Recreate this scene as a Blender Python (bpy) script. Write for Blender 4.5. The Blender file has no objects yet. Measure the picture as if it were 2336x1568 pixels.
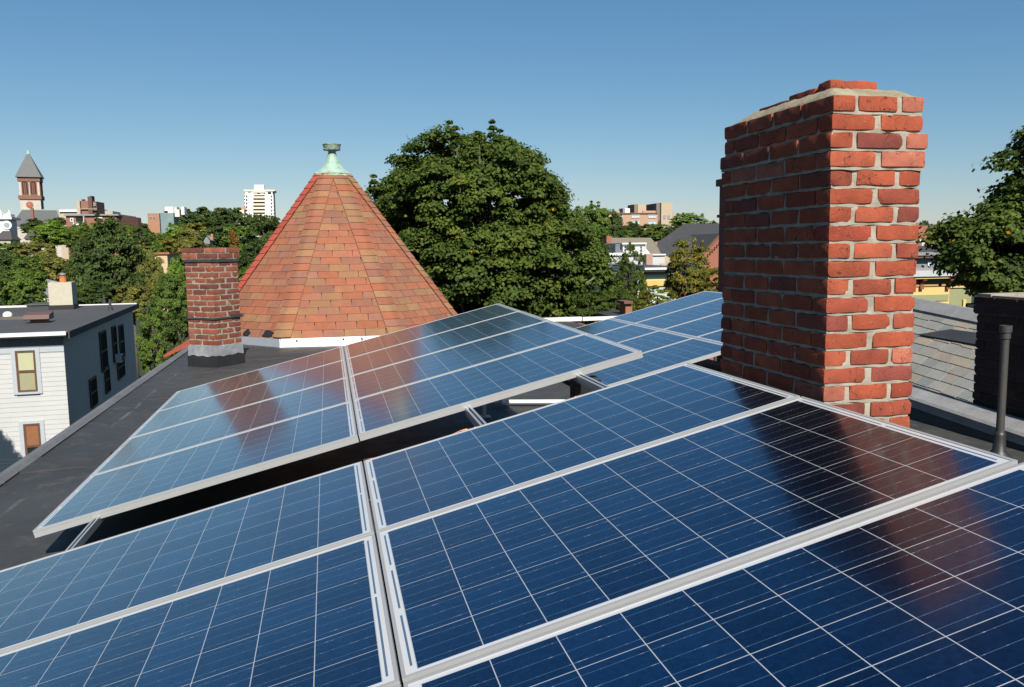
import bpy, math, random
import numpy as np
from mathutils import Matrix, Vector
R = math.radians
C = bpy.context.scene.collection
SC = bpy.context.scene

# ------------------------------------------------------------------ camera, sky, sun, exposure
MW = np.array([[0.975563025721283, -0.037035534446785236, 0.2165759728912143],
               [-0.21937323717980378, -0.10884076123313814, 0.9695509638505057],
               [-0.012335544365311975, -0.9933690441534967, -0.11430562743268338]])
EYE = np.array([0.0, 0.0, 1.55])
cd = bpy.data.cameras.new('camera'); cam = bpy.data.objects.new('camera', cd); C.objects.link(cam)
cd.sensor_width = 36.0; cd.lens = 28.816; cd.clip_start = 0.05; cd.clip_end = 6000
cm = Matrix.Identity(4)
for i in range(3):
    cm[i][0], cm[i][1], cm[i][2], cm[i][3] = MW[i, 0], -MW[i, 1], -MW[i, 2], EYE[i]
cam.matrix_world = cm
SC.camera = cam
SUN_EL, SUN_AZ = R(42), R(177)                       # azimuth of the sun, clockwise from +Y
w = bpy.data.worlds.new('World'); SC.world = w; w.use_nodes = True
nt = w.node_tree; bg = nt.nodes['Background']
sky = nt.nodes.new('ShaderNodeTexSky'); sky.sky_type = 'NISHITA'; sky.sun_disc = False
sky.sun_elevation = SUN_EL; sky.sun_rotation = SUN_AZ
sky.altitude = 0; sky.air_density = 1.0; sky.dust_density = 0.25; sky.ozone_density = 3.5
sep = nt.nodes.new('ShaderNodeSeparateColor'); cmb = nt.nodes.new('ShaderNodeCombineColor'); nt.links.new(sky.outputs[0], sep.inputs[0])
for i_, (g_, a_) in enumerate(((1.20, .56), (.90, 1.0), (.70, 1.58))):      # the sky's own colour, graded channel by channel
    n0 = nt.nodes.new('ShaderNodeMath'); n0.operation = 'MINIMUM'; n0.inputs[1].default_value = 9.0; nt.links.new(sep.outputs[i_], n0.inputs[0])
    n1 = nt.nodes.new('ShaderNodeMath'); n1.operation = 'POWER'; n1.inputs[1].default_value = g_; nt.links.new(n0.outputs[0], n1.inputs[0])
    n2 = nt.nodes.new('ShaderNodeMath'); n2.operation = 'MULTIPLY'; n2.inputs[1].default_value = a_; nt.links.new(n1.outputs[0], n2.inputs[0]); nt.links.new(n2.outputs[0], cmb.inputs[i_])
nt.links.new(cmb.outputs[0], bg.inputs[0]); bg.inputs[1].default_value = 0.050
ld = bpy.data.lights.new('sun', 'SUN'); ld.energy = 5.0; ld.angle = R(0.5); ld.color = (1.0, 0.95, 0.87)
sun = bpy.data.objects.new('sun', ld); C.objects.link(sun)
to_sun = Vector((math.sin(SUN_AZ) * math.cos(SUN_EL), math.cos(SUN_AZ) * math.cos(SUN_EL), math.sin(SUN_EL)))
sun.rotation_euler = to_sun.to_track_quat('Z', 'Y').to_euler(); sun.location = (0, -20, 40)
SC.view_settings.view_transform = 'Standard'; SC.view_settings.look = 'None'
SC.view_settings.exposure = 1.0; SC.view_settings.gamma = 1.0
SC.cycles.max_bounces = 8; SC.cycles.transparent_max_bounces = 8

# ------------------------------------------------------------------ measuring helpers (2336 px wide survey frame)
FPX = 28.816 / 36 * 2336
def ray(x, y):
    return MW @ np.array([(x - 1168) / FPX, (y - 784) / FPX, 1.0])
def at(x, y, depth):
    return EYE + ray(x, y) * depth
def on_z(x, y, z):
    d = ray(x, y); return EYE + d * ((z - EYE[2]) / d[2])

# ------------------------------------------------------------------ mesh builder
class MB:
    def __init__(s): s.v = []; s.f = []; s.c = []; s.uv = None; s.n = 0
    def add(s, verts, faces, col=None):
        verts = np.asarray(verts, float).reshape(-1, 3)
        s.v.append(verts); s.f += [tuple(i + s.n for i in f) for f in faces]
        s.c.append(np.tile(np.asarray(col if col is not None else (1, 1, 1), float), (len(verts), 1)) if np.ndim(col) < 2 else np.asarray(col, float))
        s.n += len(verts); return s
    def box(s, a, b, M=None, col=None):
        x0, y0, z0 = a; x1, y1, z1 = b
        v = np.array([(x0, y0, z0), (x1, y0, z0), (x1, y1, z0), (x0, y1, z0), (x0, y0, z1), (x1, y0, z1), (x1, y1, z1), (x0, y1, z1)], float)
        if M is not None: v = v @ np.asarray(M)[:3, :3].T + np.asarray(M)[:3, 3]
        return s.add(v, [(0, 3, 2, 1), (4, 5, 6, 7), (0, 1, 5, 4), (1, 2, 6, 5), (2, 3, 7, 6), (3, 0, 4, 7)], col)
    def prism(s, poly, z0, z1, col=None):               # polygon in x,y extruded in z
        n = len(poly); v = [(x, y, z0) for x, y in poly] + [(x, y, z1) for x, y in poly]
        return s.add(v, [tuple(range(n - 1, -1, -1)), tuple(range(n, 2 * n))] + [(i, (i + 1) % n, n + (i + 1) % n, n + i) for i in range(n)], col)
    def prism_y(s, poly, y0, y1, col=None):             # polygon in x,z extruded in y
        n = len(poly); v = [(x, y0, z) for x, z in poly] + [(x, y1, z) for x, z in poly]
        return s.add(v, [tuple(range(n)), tuple(range(2 * n - 1, n - 1, -1))] + [((i + 1) % n, i, n + i, n + (i + 1) % n) for i in range(n)], col)
    def prism_x(s, poly, x0, x1, col=None):             # polygon in y,z extruded in x
        n = len(poly); v = [(x0, y, z) for y, z in poly] + [(x1, y, z) for y, z in poly]
        return s.add(v, [tuple(range(n - 1, -1, -1)), tuple(range(n, 2 * n))] + [(i, (i + 1) % n, n + (i + 1) % n, n + i) for i in range(n)], col)
    def tube(s, pts, rad, n=10, col=None, cap=True):
        pts = [np.asarray(p, float) for p in pts]
        rad = rad if isinstance(rad, (list, tuple)) else [rad] * len(pts)
        vs = []; up = None
        for i, p in enumerate(pts):
            t = pts[min(i + 1, len(pts) - 1)] - pts[max(i - 1, 0)]; t /= np.linalg.norm(t) + 1e-9
            if up is None: up = np.array([0, 0, 1.0]) if abs(t[2]) < .9 else np.array([1.0, 0, 0])
            a = np.cross(t, up); a /= np.linalg.norm(a) + 1e-9; b = np.cross(a, t); up = b
            for k in range(n):
                th = 2 * math.pi * k / n; vs.append(p + rad[i] * (math.cos(th) * a + math.sin(th) * b))
        fs = []
        for i in range(len(pts) - 1):
            for k in range(n):
                k2 = (k + 1) % n; fs.append((i * n + k, i * n + k2, (i + 1) * n + k2, (i + 1) * n + k))
        if cap: fs.append(tuple(range(n - 1, -1, -1))); fs.append(tuple((len(pts) - 1) * n + k for k in range(n)))
        return s.add(vs, fs, col)
    def lathe(s, prof, n=24, x=0, y=0, col=None, phase=0.0):
        vs = []
        for r, z in prof:
            for k in range(n):
                th = 2 * math.pi * k / n + phase; vs.append((x + r * math.cos(th), y + r * math.sin(th), z))
        fs = []
        for i in range(len(prof) - 1):
            for k in range(n):
                k2 = (k + 1) % n; fs.append((i * n + k, i * n + k2, (i + 1) * n + k2, (i + 1) * n + k))
        fs.append(tuple(range(n - 1, -1, -1))); fs.append(tuple((len(prof) - 1) * n + k for k in range(n)))
        return s.add(vs, fs, col)
    def mesh(s, name, smooth=False, color=False):
        me = bpy.data.meshes.new(name)
        V = np.concatenate(s.v) if s.v else np.zeros((0, 3))
        me.from_pydata(V.tolist(), [], s.f)
        if color:
            ca = me.color_attributes.new('tint', 'FLOAT_COLOR', 'POINT')
            cc = np.concatenate(s.c); ca.data.foreach_set('color', np.concatenate([cc, np.ones((len(cc), 1))], 1).ravel())
        me.update()
        if smooth: me.polygons.foreach_set('use_smooth', [True] * len(me.polygons))
        return me

def obj(name, mb, mat, parent=None, smooth=False, color=False, loc=None):
    me = mb.mesh(name, smooth, color) if isinstance(mb, MB) else mb
    if mat is not None and not me.materials: me.materials.append(mat)
    o = bpy.data.objects.new(name, me); C.objects.link(o)
    if parent is not None: o.parent = parent
    if loc is not None: o.location = loc
    return o
def tag(o, label, cat, group=None):
    o['label'] = label; o['category'] = cat
    if group: o['group'] = group
    return o
def thing(name, label, cat, loc=(0, 0, 0), rz=0.0, group=None):
    o = bpy.data.objects.new(name, None); C.objects.link(o); o.empty_display_size = .2
    o.location = loc; o.rotation_euler = (0, 0, rz)
    return tag(o, label, cat, group)
def dup_tree(root):
    r = root.copy(); C.objects.link(r)
    for ch in list(root.children):
        c = ch.copy(); C.objects.link(c); c.parent = r
        for g in ch.children:
            d = g.copy(); C.objects.link(d); d.parent = c
    return r
def frame_matrix(u, v, n, t):
    m = Matrix.Identity(4)
    for i in range(3): m[i][0], m[i][1], m[i][2], m[i][3] = u[i], v[i], n[i], t[i]
    return m

# ------------------------------------------------------------------ materials
class NT:
    def __init__(s, name):
        s.m = bpy.data.materials.new(name); s.m.use_nodes = True; s.t = s.m.node_tree
        s.b = s.t.nodes['Principled BSDF']; s.out = s.t.nodes['Material Output']
    def n(s, typ, **kw):
        nd = s.t.nodes.new(typ)
        for k, v in kw.items():
            if k.startswith('i_'):
                key = k[2:]; key = int(key) if key.isdigit() else key.replace('_', ' ')
                nd.inputs[key].default_value = v
            else: setattr(nd, k, v)
        return nd
    def l(s, a, b): s.t.links.new(a, b)
    def math(s, op, a, b=None, c=None):
        nd = s.t.nodes.new('ShaderNodeMath'); nd.operation = op
        for i, x in enumerate((a, b, c)):
            if x is None: continue
            if isinstance(x, (int, float)): nd.inputs[i].default_value = x
            else: s.l(x, nd.inputs[i])
        return nd.outputs[0]
    def mix(s, fac, a, b, typ='MIX'):
        nd = s.t.nodes.new('ShaderNodeMix'); nd.data_type = 'RGBA'; nd.blend_type = typ
        for sock, x in ((0, fac), (6, a), (7, b)):
            if isinstance(x, (int, float)): nd.inputs[sock].default_value = x
            elif isinstance(x, (tuple, list)): nd.inputs[sock].default_value = (*x[:3], 1)
            else: s.l(x, nd.inputs[sock])
        return nd.outputs[2]
    def coord(s, which='Object'):
        return s.n('ShaderNodeTexCoord').outputs[which]
    def noise(s, scale, detail=4, rough=.55, vec=None, dist=0.0):
        nd = s.n('ShaderNodeTexNoise'); nd.inputs['Scale'].default_value = scale; nd.inputs['Detail'].default_value = detail
        nd.inputs['Roughness'].default_value = rough; nd.inputs['Distortion'].default_value = dist
        s.l(vec if vec is not None else s.coord(), nd.inputs['Vector']); return nd.outputs['Fac']
    def ramp(s, fac, stops):
        nd = s.n('ShaderNodeValToRGB'); cr = nd.color_ramp
        while len(cr.elements) < len(stops): cr.elements.new(.5)
        for e, (p, c) in zip(cr.elements, stops): e.position = p; e.color = (*c[:3], 1) if not isinstance(c, (int, float)) else (c, c, c, 1)
        s.l(fac, nd.inputs[0]); return nd.outputs[0]
    def bump(s, h, strength=.4, dist=.01):
        nd = s.n('ShaderNodeBump'); nd.inputs['Strength'].default_value = strength; nd.inputs['Distance'].default_value = dist
        s.l(h, nd.inputs['Height']); s.l(nd.outputs[0], s.b.inputs['Normal'])
    def set(s, **kw):
        for k, v in kw.items():
            sock = s.b.inputs[k.replace('_', ' ')]
            if isinstance(v, (int, float)): sock.default_value = v
            elif isinstance(v, (tuple, list)): sock.default_value = (*v[:3], 1) if len(sock.default_value) == 4 else v
            else: s.l(v, sock)
        return s

def plain(name, col, rough=.6, var=.12, scale=6.0, bump=.0, metal=0.0, bscale=60, spec=.4, dirt=None):
    col = tuple(c * ALB for c in col); dirt = tuple(c * ALB for c in dirt) if dirt else None
    m = NT(name); n1 = m.noise(scale, 5, .6); n2 = m.noise(scale * 7, 3, .5)
    f = m.math('ADD', m.math('MULTIPLY', n1, .65), m.math('MULTIPLY', n2, .35))
    lo = tuple(c * (1 - var) for c in col); hi = tuple(min(1, c * (1 + var)) for c in col)
    base = m.ramp(f, [(.3, lo), (.7, hi)])
    if dirt: base = m.mix(m.ramp(m.noise(scale * .6, 6, .7, dist=.6), [(.5, 0.0), (.72, .75)]), base, dirt)
    m.set(Base_Color=base, Roughness=rough, Metallic=metal)
    m.b.inputs['Specular IOR Level'].default_value = spec
    if bump: m.bump(m.noise(bscale, 4, .6), bump, .004)
    return m.m

ALB = .67                                                  # albedos are quoted for a brighter paint; one common factor
M = {}
M['alu'] = plain('anodised_aluminium', (.41, .415, .415), .38, .04, 8, 0, .25)
M['alu_dull'] = plain('mill_aluminium', (.55, .56, .58), .4, .06, 8, 0, .6)
M['black_plastic'] = plain('black_plastic', (.012, .012, .013), .45, .2)
M['copper_wire'] = plain('bare_copper', (.75, .30, .14), .3, .1, 10, 0, .8)
M['white_paint'] = plain('white_paint', (.80, .80, .78), .45, .05, 3)
M['white_metal'] = plain('white_metal_flashing', (.78, .77, .74), .4, .05, 4, .05, 0, 30)
M['dark_metal'] = plain('dark_metal', (.05, .052, .055), .5, .2)
M['grey_metal'] = plain('grey_flashing_metal', (.25, .25, .25), .7, .22, 5, .1, .0, 25, .2)
M['lead'] = plain('lead_flashing', (.30, .31, .33), .45, .35, 9, .3, .2, 22, dirt=(.5, .51, .53))
M['iron'] = plain('painted_iron_pipe', (.055, .055, .053), .55, .25, 12, .15, .1, 80, dirt=(.10, .055, .035))
M['tar_shadow_black'] = plain('black_tar_and_shadow', (.012, .012, .013), .6, .3, 20, .5)
M['membrane_wall'] = plain('membrane_upstand', (.022, .022, .023), .5, .3, 5, .3, 0, 14)
M['trunk'] = plain('bark', (.085, .068, .052), .9, .3, 9, .6, 0, 30)
M['grass'] = plain('grass_ground', (.022, .034, .014), .95, .35, .12, 0)

# black roofing membrane: dusty, seamed
m = NT('black_roof_membrane'); co = m.coord()
n1 = m.noise(.55, 6, .65, co); n2 = m.noise(7, 6, .7, co); n3 = m.noise(260, 2, .5, co)
base = m.ramp(n1, [(.3, (.016, .016, .0155)), (.5, (.025, .025, .0235)), (.72, (.042, .041, .038))])
base = m.mix(m.math('MULTIPLY', m.ramp(n2, [(.52, 0.0), (.75, 1.0)]), .45), base, (.075, .072, .068))
sx = m.n('ShaderNodeSeparateXYZ'); m.l(co, sx.inputs[0])
wob = m.math('MULTIPLY', m.math('SUBTRACT', m.noise(.9, 4, .6, co), .5), .13)
def seam(axis, period, off, wid):
    fr = m.math('FRACT', m.math('DIVIDE', m.math('ADD', m.math('ADD', sx.outputs[axis], off), wob), period))
    return m.math('LESS_THAN', m.math('ABSOLUTE', m.math('SUBTRACT', fr, .5)), wid / period)
sm = m.math('MAXIMUM', seam(0, 3.05, 3.475, .016), seam(1, 4.7, .4, .014))
base = m.mix(m.math('MULTIPLY', sm, m.ramp(m.noise(1.7, 4, .6, co), [(.46, 0.0), (.68, .75)])), base, (.11, .105, .10))
m.set(Base_Color=base, Roughness=m.ramp(n2, [(.3, .5), (.7, .75)]))
m.bump(m.math('ADD', m.math('MULTIPLY', n3, .25), m.math('MULTIPLY', n2, 1.6)), .35, .006)
M['membrane'] = m.m

def tinted(name, rough, grain, gscale, dark, bump, bscale, streak=None, crack=False):
    m = NT(name); a = m.n('ShaderNodeVertexColor'); a.layer_name = 'tint'; co = m.coord()
    n1 = m.noise(gscale, 6, .65, co); n2 = m.noise(gscale * 9, 3, .6, co)
    base = m.mix(1.0, a.outputs[0], m.ramp(n1, [(.25, (1 - grain) * ALB), (.75, (1 + grain * .6) * ALB)]), 'MULTIPLY')
    base = m.mix(m.ramp(n2, [(.62, 0.0), (.72, dark)]), base, (.05, .03, .025))
    if crack:
        cn = m.noise(11, 3, .5, co, 1.6); base = m.mix(m.math('MULTIPLY', m.math('LESS_THAN', m.math('ABSOLUTE', m.math('SUBTRACT', cn, .5)), .006), m.math('GREATER_THAN', m.noise(6, 2, .5, co), .52)), base, (.02, .012, .01))
        base = m.mix(m.ramp(m.noise(150, 2, .6, co), [(.70, 0.0), (.76, .8)]), base, (.36, .32, .26))
    if streak: base = m.mix(m.ramp(m.noise(streak[0], 4, .6, co, .4), [(.52, 0.0), (.70, streak[2])]), base, streak[1])
    m.set(Base_Color=base, Roughness=rough); m.b.inputs['Specular IOR Level'].default_value = .25
    m.bump(m.math('ADD', n2, m.math('MULTIPLY', m.noise(bscale, 5, .7, co), 1.0)), bump, .006)
    return m.m
M['brick'] = tinted('weathered_brick', .92, .42, 8, .9, .3, 90, None, True)
M['mortar'] = plain('lime_mortar', (.36, .32, .255), .95, .22, 14, .25, 0, 130, .1, dirt=(.17, .155, .13))
M['shingle'] = tinted('asphalt_shingle', .92, .16, 7, .35, .35, 260)
M['slate'] = tinted('roof_slate', .6, .14, 6, .15, .3, 50, (3.0, (.30, .20, .12), .35))

# verdigris copper
m = NT('verdigris_copper'); n1 = m.noise(9, 6, .65); n2 = m.noise(3, 3, .6)
base = m.ramp(n1, [(.3, (.13, .205, .155)), (.5, (.20, .295, .23)), (.72, (.255, .35, .28))])
gz = m.n('ShaderNodeSeparateXYZ'); m.l(m.coord('Generated'), gz.inputs[0])
up = m.ramp(m.math('ADD', gz.outputs[2], m.math('MULTIPLY', m.math('SUBTRACT', n2, .5), .5)), [(.5, 0.0), (.8, .6)])
base = m.mix(up, base, (.09, .105, .08))
m.set(Base_Color=base, Roughness=.7); m.bump(n1, .3, .01); M['verdigris'] = m.m

# photovoltaic laminate: cells, gaps, bus bars and end ribbons follow the panel's own UV (in cells)
CELL = 0.1585
m = NT('solar_cell_laminate')
uv = m.n('ShaderNodeUVMap'); sp = m.n('ShaderNodeSeparateXYZ'); m.l(uv.outputs[0], sp.inputs[0]); U, V = sp.outputs[0], sp.outputs[1]
def edge(x):
    fr = m.math('FRACT', x); return m.math('MINIMUM', fr, m.math('SUBTRACT', 1.0, fr))
def inside(x, lo, hi): return m.math('MULTIPLY', m.math('GREATER_THAN', x, lo), m.math('LESS_THAN', x, hi))
GAP = .00115 / CELL
cellmask = m.math('MULTIPLY', m.math('MULTIPLY', inside(U, GAP, 10 - GAP), inside(V, GAP, 6 - GAP)),
                  m.math('MULTIPLY', m.math('GREATER_THAN', edge(U), GAP), m.math('GREATER_THAN', edge(V), GAP)))
bb = m.math('LESS_THAN', m.math('ABSOLUTE', m.math('SUBTRACT', m.math('FRACT', m.math('MULTIPLY', V, 3.0)), .5)), .0008 * 3 / CELL)
oi = m.n('ShaderNodeObjectInfo')
cv = m.n('ShaderNodeCombineXYZ'); m.l(m.math('FLOOR', U), cv.inputs[0]); m.l(m.math('FLOOR', V), cv.inputs[1]); m.l(m.math('MULTIPLY', oi.outputs['Random'], 97.0), cv.inputs[2])
wn = m.n('ShaderNodeTexWhiteNoise'); m.l(cv.outputs[0], wn.inputs[0])
vo = m.n('ShaderNodeTexVoronoi'); vo.inputs['Scale'].default_value = 14; m.l(uv.outputs[0], vo.inputs['Vector'])
vv = m.n('ShaderNodeSeparateColor'); m.l(vo.outputs['Color'], vv.inputs[0])
tone = m.math('ADD', m.math('MULTIPLY', wn.outputs['Value'], .55), m.math('MULTIPLY', vv.outputs[0], .45))
cell = m.ramp(tone, [(.12, (.020, .072, .134)), (.5, (.034, .112, .196)), (.88, (.052, .158, .262))])
glint = m.ramp(m.noise(3.2, 4, .75, uv.outputs[0], 1.0), [(.54, (.07, .12, .18)), (.63, (.36, .39, .43)), (.74, (.92, .92, .92))])  # sun glints on the bus bars painted in as bright noise spots
cell = m.mix(bb, cell, glint)
def ribbon(u0, vs):
    k = m.math('LESS_THAN', m.math('ABSOLUTE', m.math('SUBTRACT', U, u0)), .0030 / CELL); acc = None
    for lo, hi in vs:
        q = inside(V, lo, hi); acc = q if acc is None else m.math('MAXIMUM', acc, q)
    return m.math('MULTIPLY', k, acc)
rb = m.math('MAXIMUM', ribbon(-.075, [(.14, 1.86), (2.14, 3.86), (4.14, 5.86)]), ribbon(10.075, [(.10, 2.93), (3.07, 5.90)]))
blk = m.math('MULTIPLY', inside(U, -GAP, 10 + GAP), inside(V, -GAP, 6 + GAP))
back = m.mix(blk, m.mix(rb, (.37, .375, .38), (.05, .085, .13)), (.27, .28, .29))
m.set(Base_Color=m.mix(cellmask, back, cell), Roughness=m.math('SUBTRACT', .5, m.math('MULTIPLY', cellmask, .24)), Metallic=m.math('MULTIPLY', cellmask, m.math('SUBTRACT', 1.0, m.math('MULTIPLY', bb, .5))))
m.b.inputs['Coat Weight'].default_value = 1.0; m.b.inputs['Coat Roughness'].default_value = .12; m.b.inputs['Coat IOR'].default_value = 1.38; m.b.inputs['Specular IOR Level'].default_value = .2
nf = m.noise(420, 2, .5); m.bump(nf, .03, .001)
M['laminate'] = m.m

def leafmat(name, stops, trans=.30):
    m = NT(name); a = m.n('ShaderNodeVertexColor'); a.layer_name = 'tint'
    s1 = m.n('ShaderNodeSeparateColor'); m.l(a.outputs[0], s1.inputs[0])
    oi = m.n('ShaderNodeObjectInfo')
    f = m.math('ADD', s1.outputs[0], m.math('MULTIPLY', m.math('SUBTRACT', oi.outputs['Random'], .5), .16))
    base = m.ramp(f, stops); m.set(Base_Color=base, Roughness=.62); m.b.inputs['Specular IOR Level'].default_value = .15
    tr = m.n('ShaderNodeBsdfTranslucent'); m.l(base, tr.inputs[0]); mx = m.n('ShaderNodeMixShader'); mx.inputs[0].default_value = trans
    m.l(m.b.outputs[0], mx.inputs[1]); m.l(tr.outputs[0], mx.inputs[2]); m.l(mx.outputs[0], m.out.inputs[0])
    return m.m
G = {}
G['maple'] = leafmat('maple_leaves', [(0, (0.028, 0.046, 0.008)), (.5, (0.052, 0.082, 0.013)), (.88, (0.089, 0.113, 0.015)), (.985, (0.127, 0.127, 0.014)), (1, (0.443, 0.195, 0.014))])
G['dark'] = leafmat('dark_leaves', [(0, (0.026, 0.046, 0.012)), (.5, (0.048, 0.074, 0.017)), (.95, (0.077, 0.110, 0.020)), (1, (0.222, 0.167, 0.019))])
G['mid'] = leafmat('green_leaves', [(0, (0.046, 0.082, 0.015)), (.5, (0.080, 0.127, 0.019)), (.95, (0.137, 0.180, 0.026)), (1, (0.323, 0.254, 0.032))])
G['bright'] = leafmat('bright_leaves', [(0, (0.067, 0.127, 0.016)), (.5, (0.119, 0.194, 0.023)), (.95, (0.194, 0.260, 0.032)), (1, (0.385, 0.323, 0.035))])
G['olive'] = leafmat('olive_leaves', [(0, (0.078, 0.089, 0.021)), (.5, (0.132, 0.137, 0.029)), (.9, (0.210, 0.186, 0.035)), (1, (0.612, 0.260, 0.035))])
G['yellow'] = leafmat('turning_leaves', [(0, (0.061, 0.074, 0.013)), (.45, (0.115, 0.119, 0.016)), (.85, (0.191, 0.150, 0.020)), (1, (0.544, 0.264, 0.027))])
G['orange'] = leafmat('orange_leaves', [(0, (0.110, 0.059, 0.013)), (.6, (0.221, 0.102, 0.018)), (1, (0.349, 0.162, 0.031))])

# ------------------------------------------------------------------ setting: ground with a rising hill to the north
def terrain(x, y):
    r = math.hypot(x, y); t = min(1, max(0, (r - 70) / 430)); s = t * t * (3 - 2 * t)
    return -10.5 + 21.0 * s
gm = MB(); rr = [0, 15, 40, 70, 100, 140, 190, 250, 320, 400, 500, 650, 900, 1400, 2500, 4500]; na = 48
gv = []; gf = []
for r_ in rr:
    for k in range(na):
        th = 2 * math.pi * k / na; x, y = r_ * math.cos(th), r_ * math.sin(th); gv.append((x, y, terrain(x, y)))
for i in range(len(rr) - 1):
    for k in range(na):
        k2 = (k + 1) % na; gf.append((i * na + k, (i + 1) * na + k, (i + 1) * na + k2, i * na + k2))
gm.add(gv, gf); g_ = obj('ground', gm, M['grass'], smooth=True); g_['kind'] = 'structure'

# ------------------------------------------------------------------ the building underfoot
XL, XR, YN, YF = -2.28, 5.06, -6.0, 16.9
b = thing('row_house', 'brick house with the flat black membrane roof that carries the solar panels', 'building', (0, 0, -10.5))
o = MB(); nx, ny = 60, 150; vs = []; fs = []
rs = np.random.RandomState(3)
for j in range(ny + 1):
    for i in range(nx + 1):
        x = XL + (XR - XL) * i / nx; y = YN + (YF - YN) * j / ny
        z = .006 * math.sin(x * 2.1 + y * .7) + .006 * math.sin(y * 1.3 - x * .5) + rs.normal(0, .0016)
        vs.append((x, y, z * min(1, (x - XL) * 3) + 10.5))
for j in range(ny):
    for i in range(nx): q = j * (nx + 1) + i; fs.append((q, q + 1, q + nx + 2, q + nx + 1))
o.add(vs, fs); obj('roof', o, M['membrane'], b, smooth=True)
PATCH = plain('membrane_patch', (.036, .036, .036), .7, .35, 3, .3, 0, 60, dirt=(.08, .077, .072))
for x_, y_, w_, d_, a_ in ((-1.95, 6.6, .55, .45, .12), (-1.75, 9.6, .4, .7, -.1), (-.6, 12.6, 1.3, .5, .05), (.6, 12.2, .9, .8, -.08)):
    q = MB(); q.box((-w_ / 2, -d_ / 2, -.03), (w_ / 2, d_ / 2, .004), Matrix.Translation((x_, y_, 10.508)) @ Matrix.Rotation(a_, 4, 'Z')); obj('patch', q, PATCH, b)
o = MB(); o.box((XL + .02, YN, 0), (XR + .2, YF - .02, 10.46)); obj('wall', o, plain('red_brick_wall', (.26, .075, .05), .9, .2, 5), b)
o = MB()                                                   # metal edging along the open side, in lengths with lapped joints
y = YN; rnd = random.Random(5)
while y < 14.4:
    L = 3.02; y1 = min(y + L, 14.45); dz = rnd.uniform(-.004, .006)
    o.prism_y([(XL - .035, 10.40), (XL - .02, 10.525 + dz), (XL + .035, 10.532 + dz), (XL + .075, 10.512), (XL + .075, 10.506), (XL + .02, 10.50)], y, y1 - .012); y = y1
obj('edge_flashing', o, plain('weathered_edge_metal', (.15, .15, .155), .6, .25, 3, .1, .1, 25), b)
o = MB(); y = 2.0
o.box((1.0, YF - .09, 10.50), (3.4, YF + .02, 10.58)); o.box((3.42, YF - .09, 10.50), (5.3, YF + .02, 10.585)); o.box((5.32, YF - .09, 10.50), (7.5, YF + .02, 10.575))
obj('rear_flashing', o, M['white_metal'], b)

# ------------------------------------------------------------------ solar arrays
MU, MV = .0375, .0245; LU, LV = 10 * CELL + 2 * MU, 6 * CELL + 2 * MV
CG, RG = .083, .0669
ARR = {'front': ((.97193069, .0011291, .23526465), (0, -.99998848, .0047992), (.23526736, -.00466449, -.9719195), (.16733592, 3.74785063, .59402827)),
       'rear': ((.97200438, -.00288806, .23494499), (-.0014272, -.99997858, -.00638767), (.2349584, .00587353, -.97198768), (.17274715, 8.43155851, .60453726)),
       'far': ((.97194377, .001063, .23521092), (8.6e-05, -.99999133, .004162891), (.23521331, -.00402581, -.97193544), (4.30162917, 12.06239656, .47061044))}
fr = MB(); LIP, TH = .0095, .040                             # frame: hollow section with a lip above the glass and a groove on its side
for (x0, y0, x1, y1) in ((0, 0, LU, LIP), (0, LV - LIP, LU, LV), (0, LIP, LIP, LV - LIP), (LU - LIP, LIP, LU, LV - LIP)):
    fr.box((x0, y0, -TH), (x1, y1, -.0135)); fr.box((x0, y0, -.0105), (x1, y1, .0))
    gx, gy = (.0015 if x1 - x0 < .1 else 0), (.0015 if y1 - y0 < .1 else 0)
    fr.box((x0 + gx, y0 + gy, -.0135), (x1 - gx, y1 - gy, -.0105))
frame_me = fr.mesh('frame'); frame_me.materials.append(M['alu'])
gl = MB(); gl.box((LIP, LIP, -.006), (LU - LIP, LV - LIP, -.0018))
glass_me = gl.mesh('laminate'); glass_me.materials.append(M['laminate'])
uvl = glass_me.uv_layers.new(name='UVMap')
for lp in glass_me.loops:
    c = glass_me.vertices[lp.vertex_index].co; uvl.data[lp.index].uv = ((c.x - MU) / CELL, (LV - MV - c.y) / CELL)
jb = MB(); jb.box((.75, .82, -.034), (.87, .93, -.0065)); jbox_me = jb.mesh('junction_box'); jbox_me.materials.append(M['black_plastic'])
ROWN = {'front': ['row bordering the dark gap', 'middle row', 'row nearest the viewer'],
        'rear': ['first row from the turret', 'second row from the turret', 'third row from the turret', 'row over the dark gap'],
        'far': ['first row from the trees', 'second row from the trees', 'third row from the trees', 'row closest to the chimney']}
COLN = {'front': ['column away from the chimney', 'column by the chimney'], 'rear': ['white house side', 'tall chimney side'], 'far': ['turret side', 'chimney side']}
ARN = {'front': 'near array', 'rear': 'array before the turret', 'far': 'array behind the chimney'}
jit = random.Random(11)
for an, (u, v, n, t) in ARR.items():
    F = frame_matrix(u, [-a for a in v], [-a for a in n], t)
    for row in range(len(ROWN[an])):
        for col in range(2):
            p = bpy.data.objects.new('solar_panel', None); C.objects.link(p); p.empty_display_size = .2
            tag(p, f'solar panel, {ARN[an]}, {ROWN[an][row]}, {COLN[an][col]}', 'solar panel', 'blue solar panels mounted in rows on the black roof')
            x = (col - 1) * (10 * CELL + CG) - MU; yy = -(row * (6 * CELL + RG) + 6 * CELL) - MV
            p.matrix_world = F @ Matrix.Translation((x + jit.uniform(-.001, .001), yy + jit.uniform(-.0015, .0015), jit.uniform(-.001, .001))) @ Matrix.Rotation(jit.uniform(-.0006, .0006), 4, 'Z')
            for nm, me in (('frame', frame_me), ('laminate', glass_me), ('junction_box', jbox_me)):
                q = bpy.data.objects.new(nm, me); C.objects.link(q); q.parent = p
SLOPE = .23526 / .97193
def zplane(X, off): return .594 - off + SLOPE * (X - .167)
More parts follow.
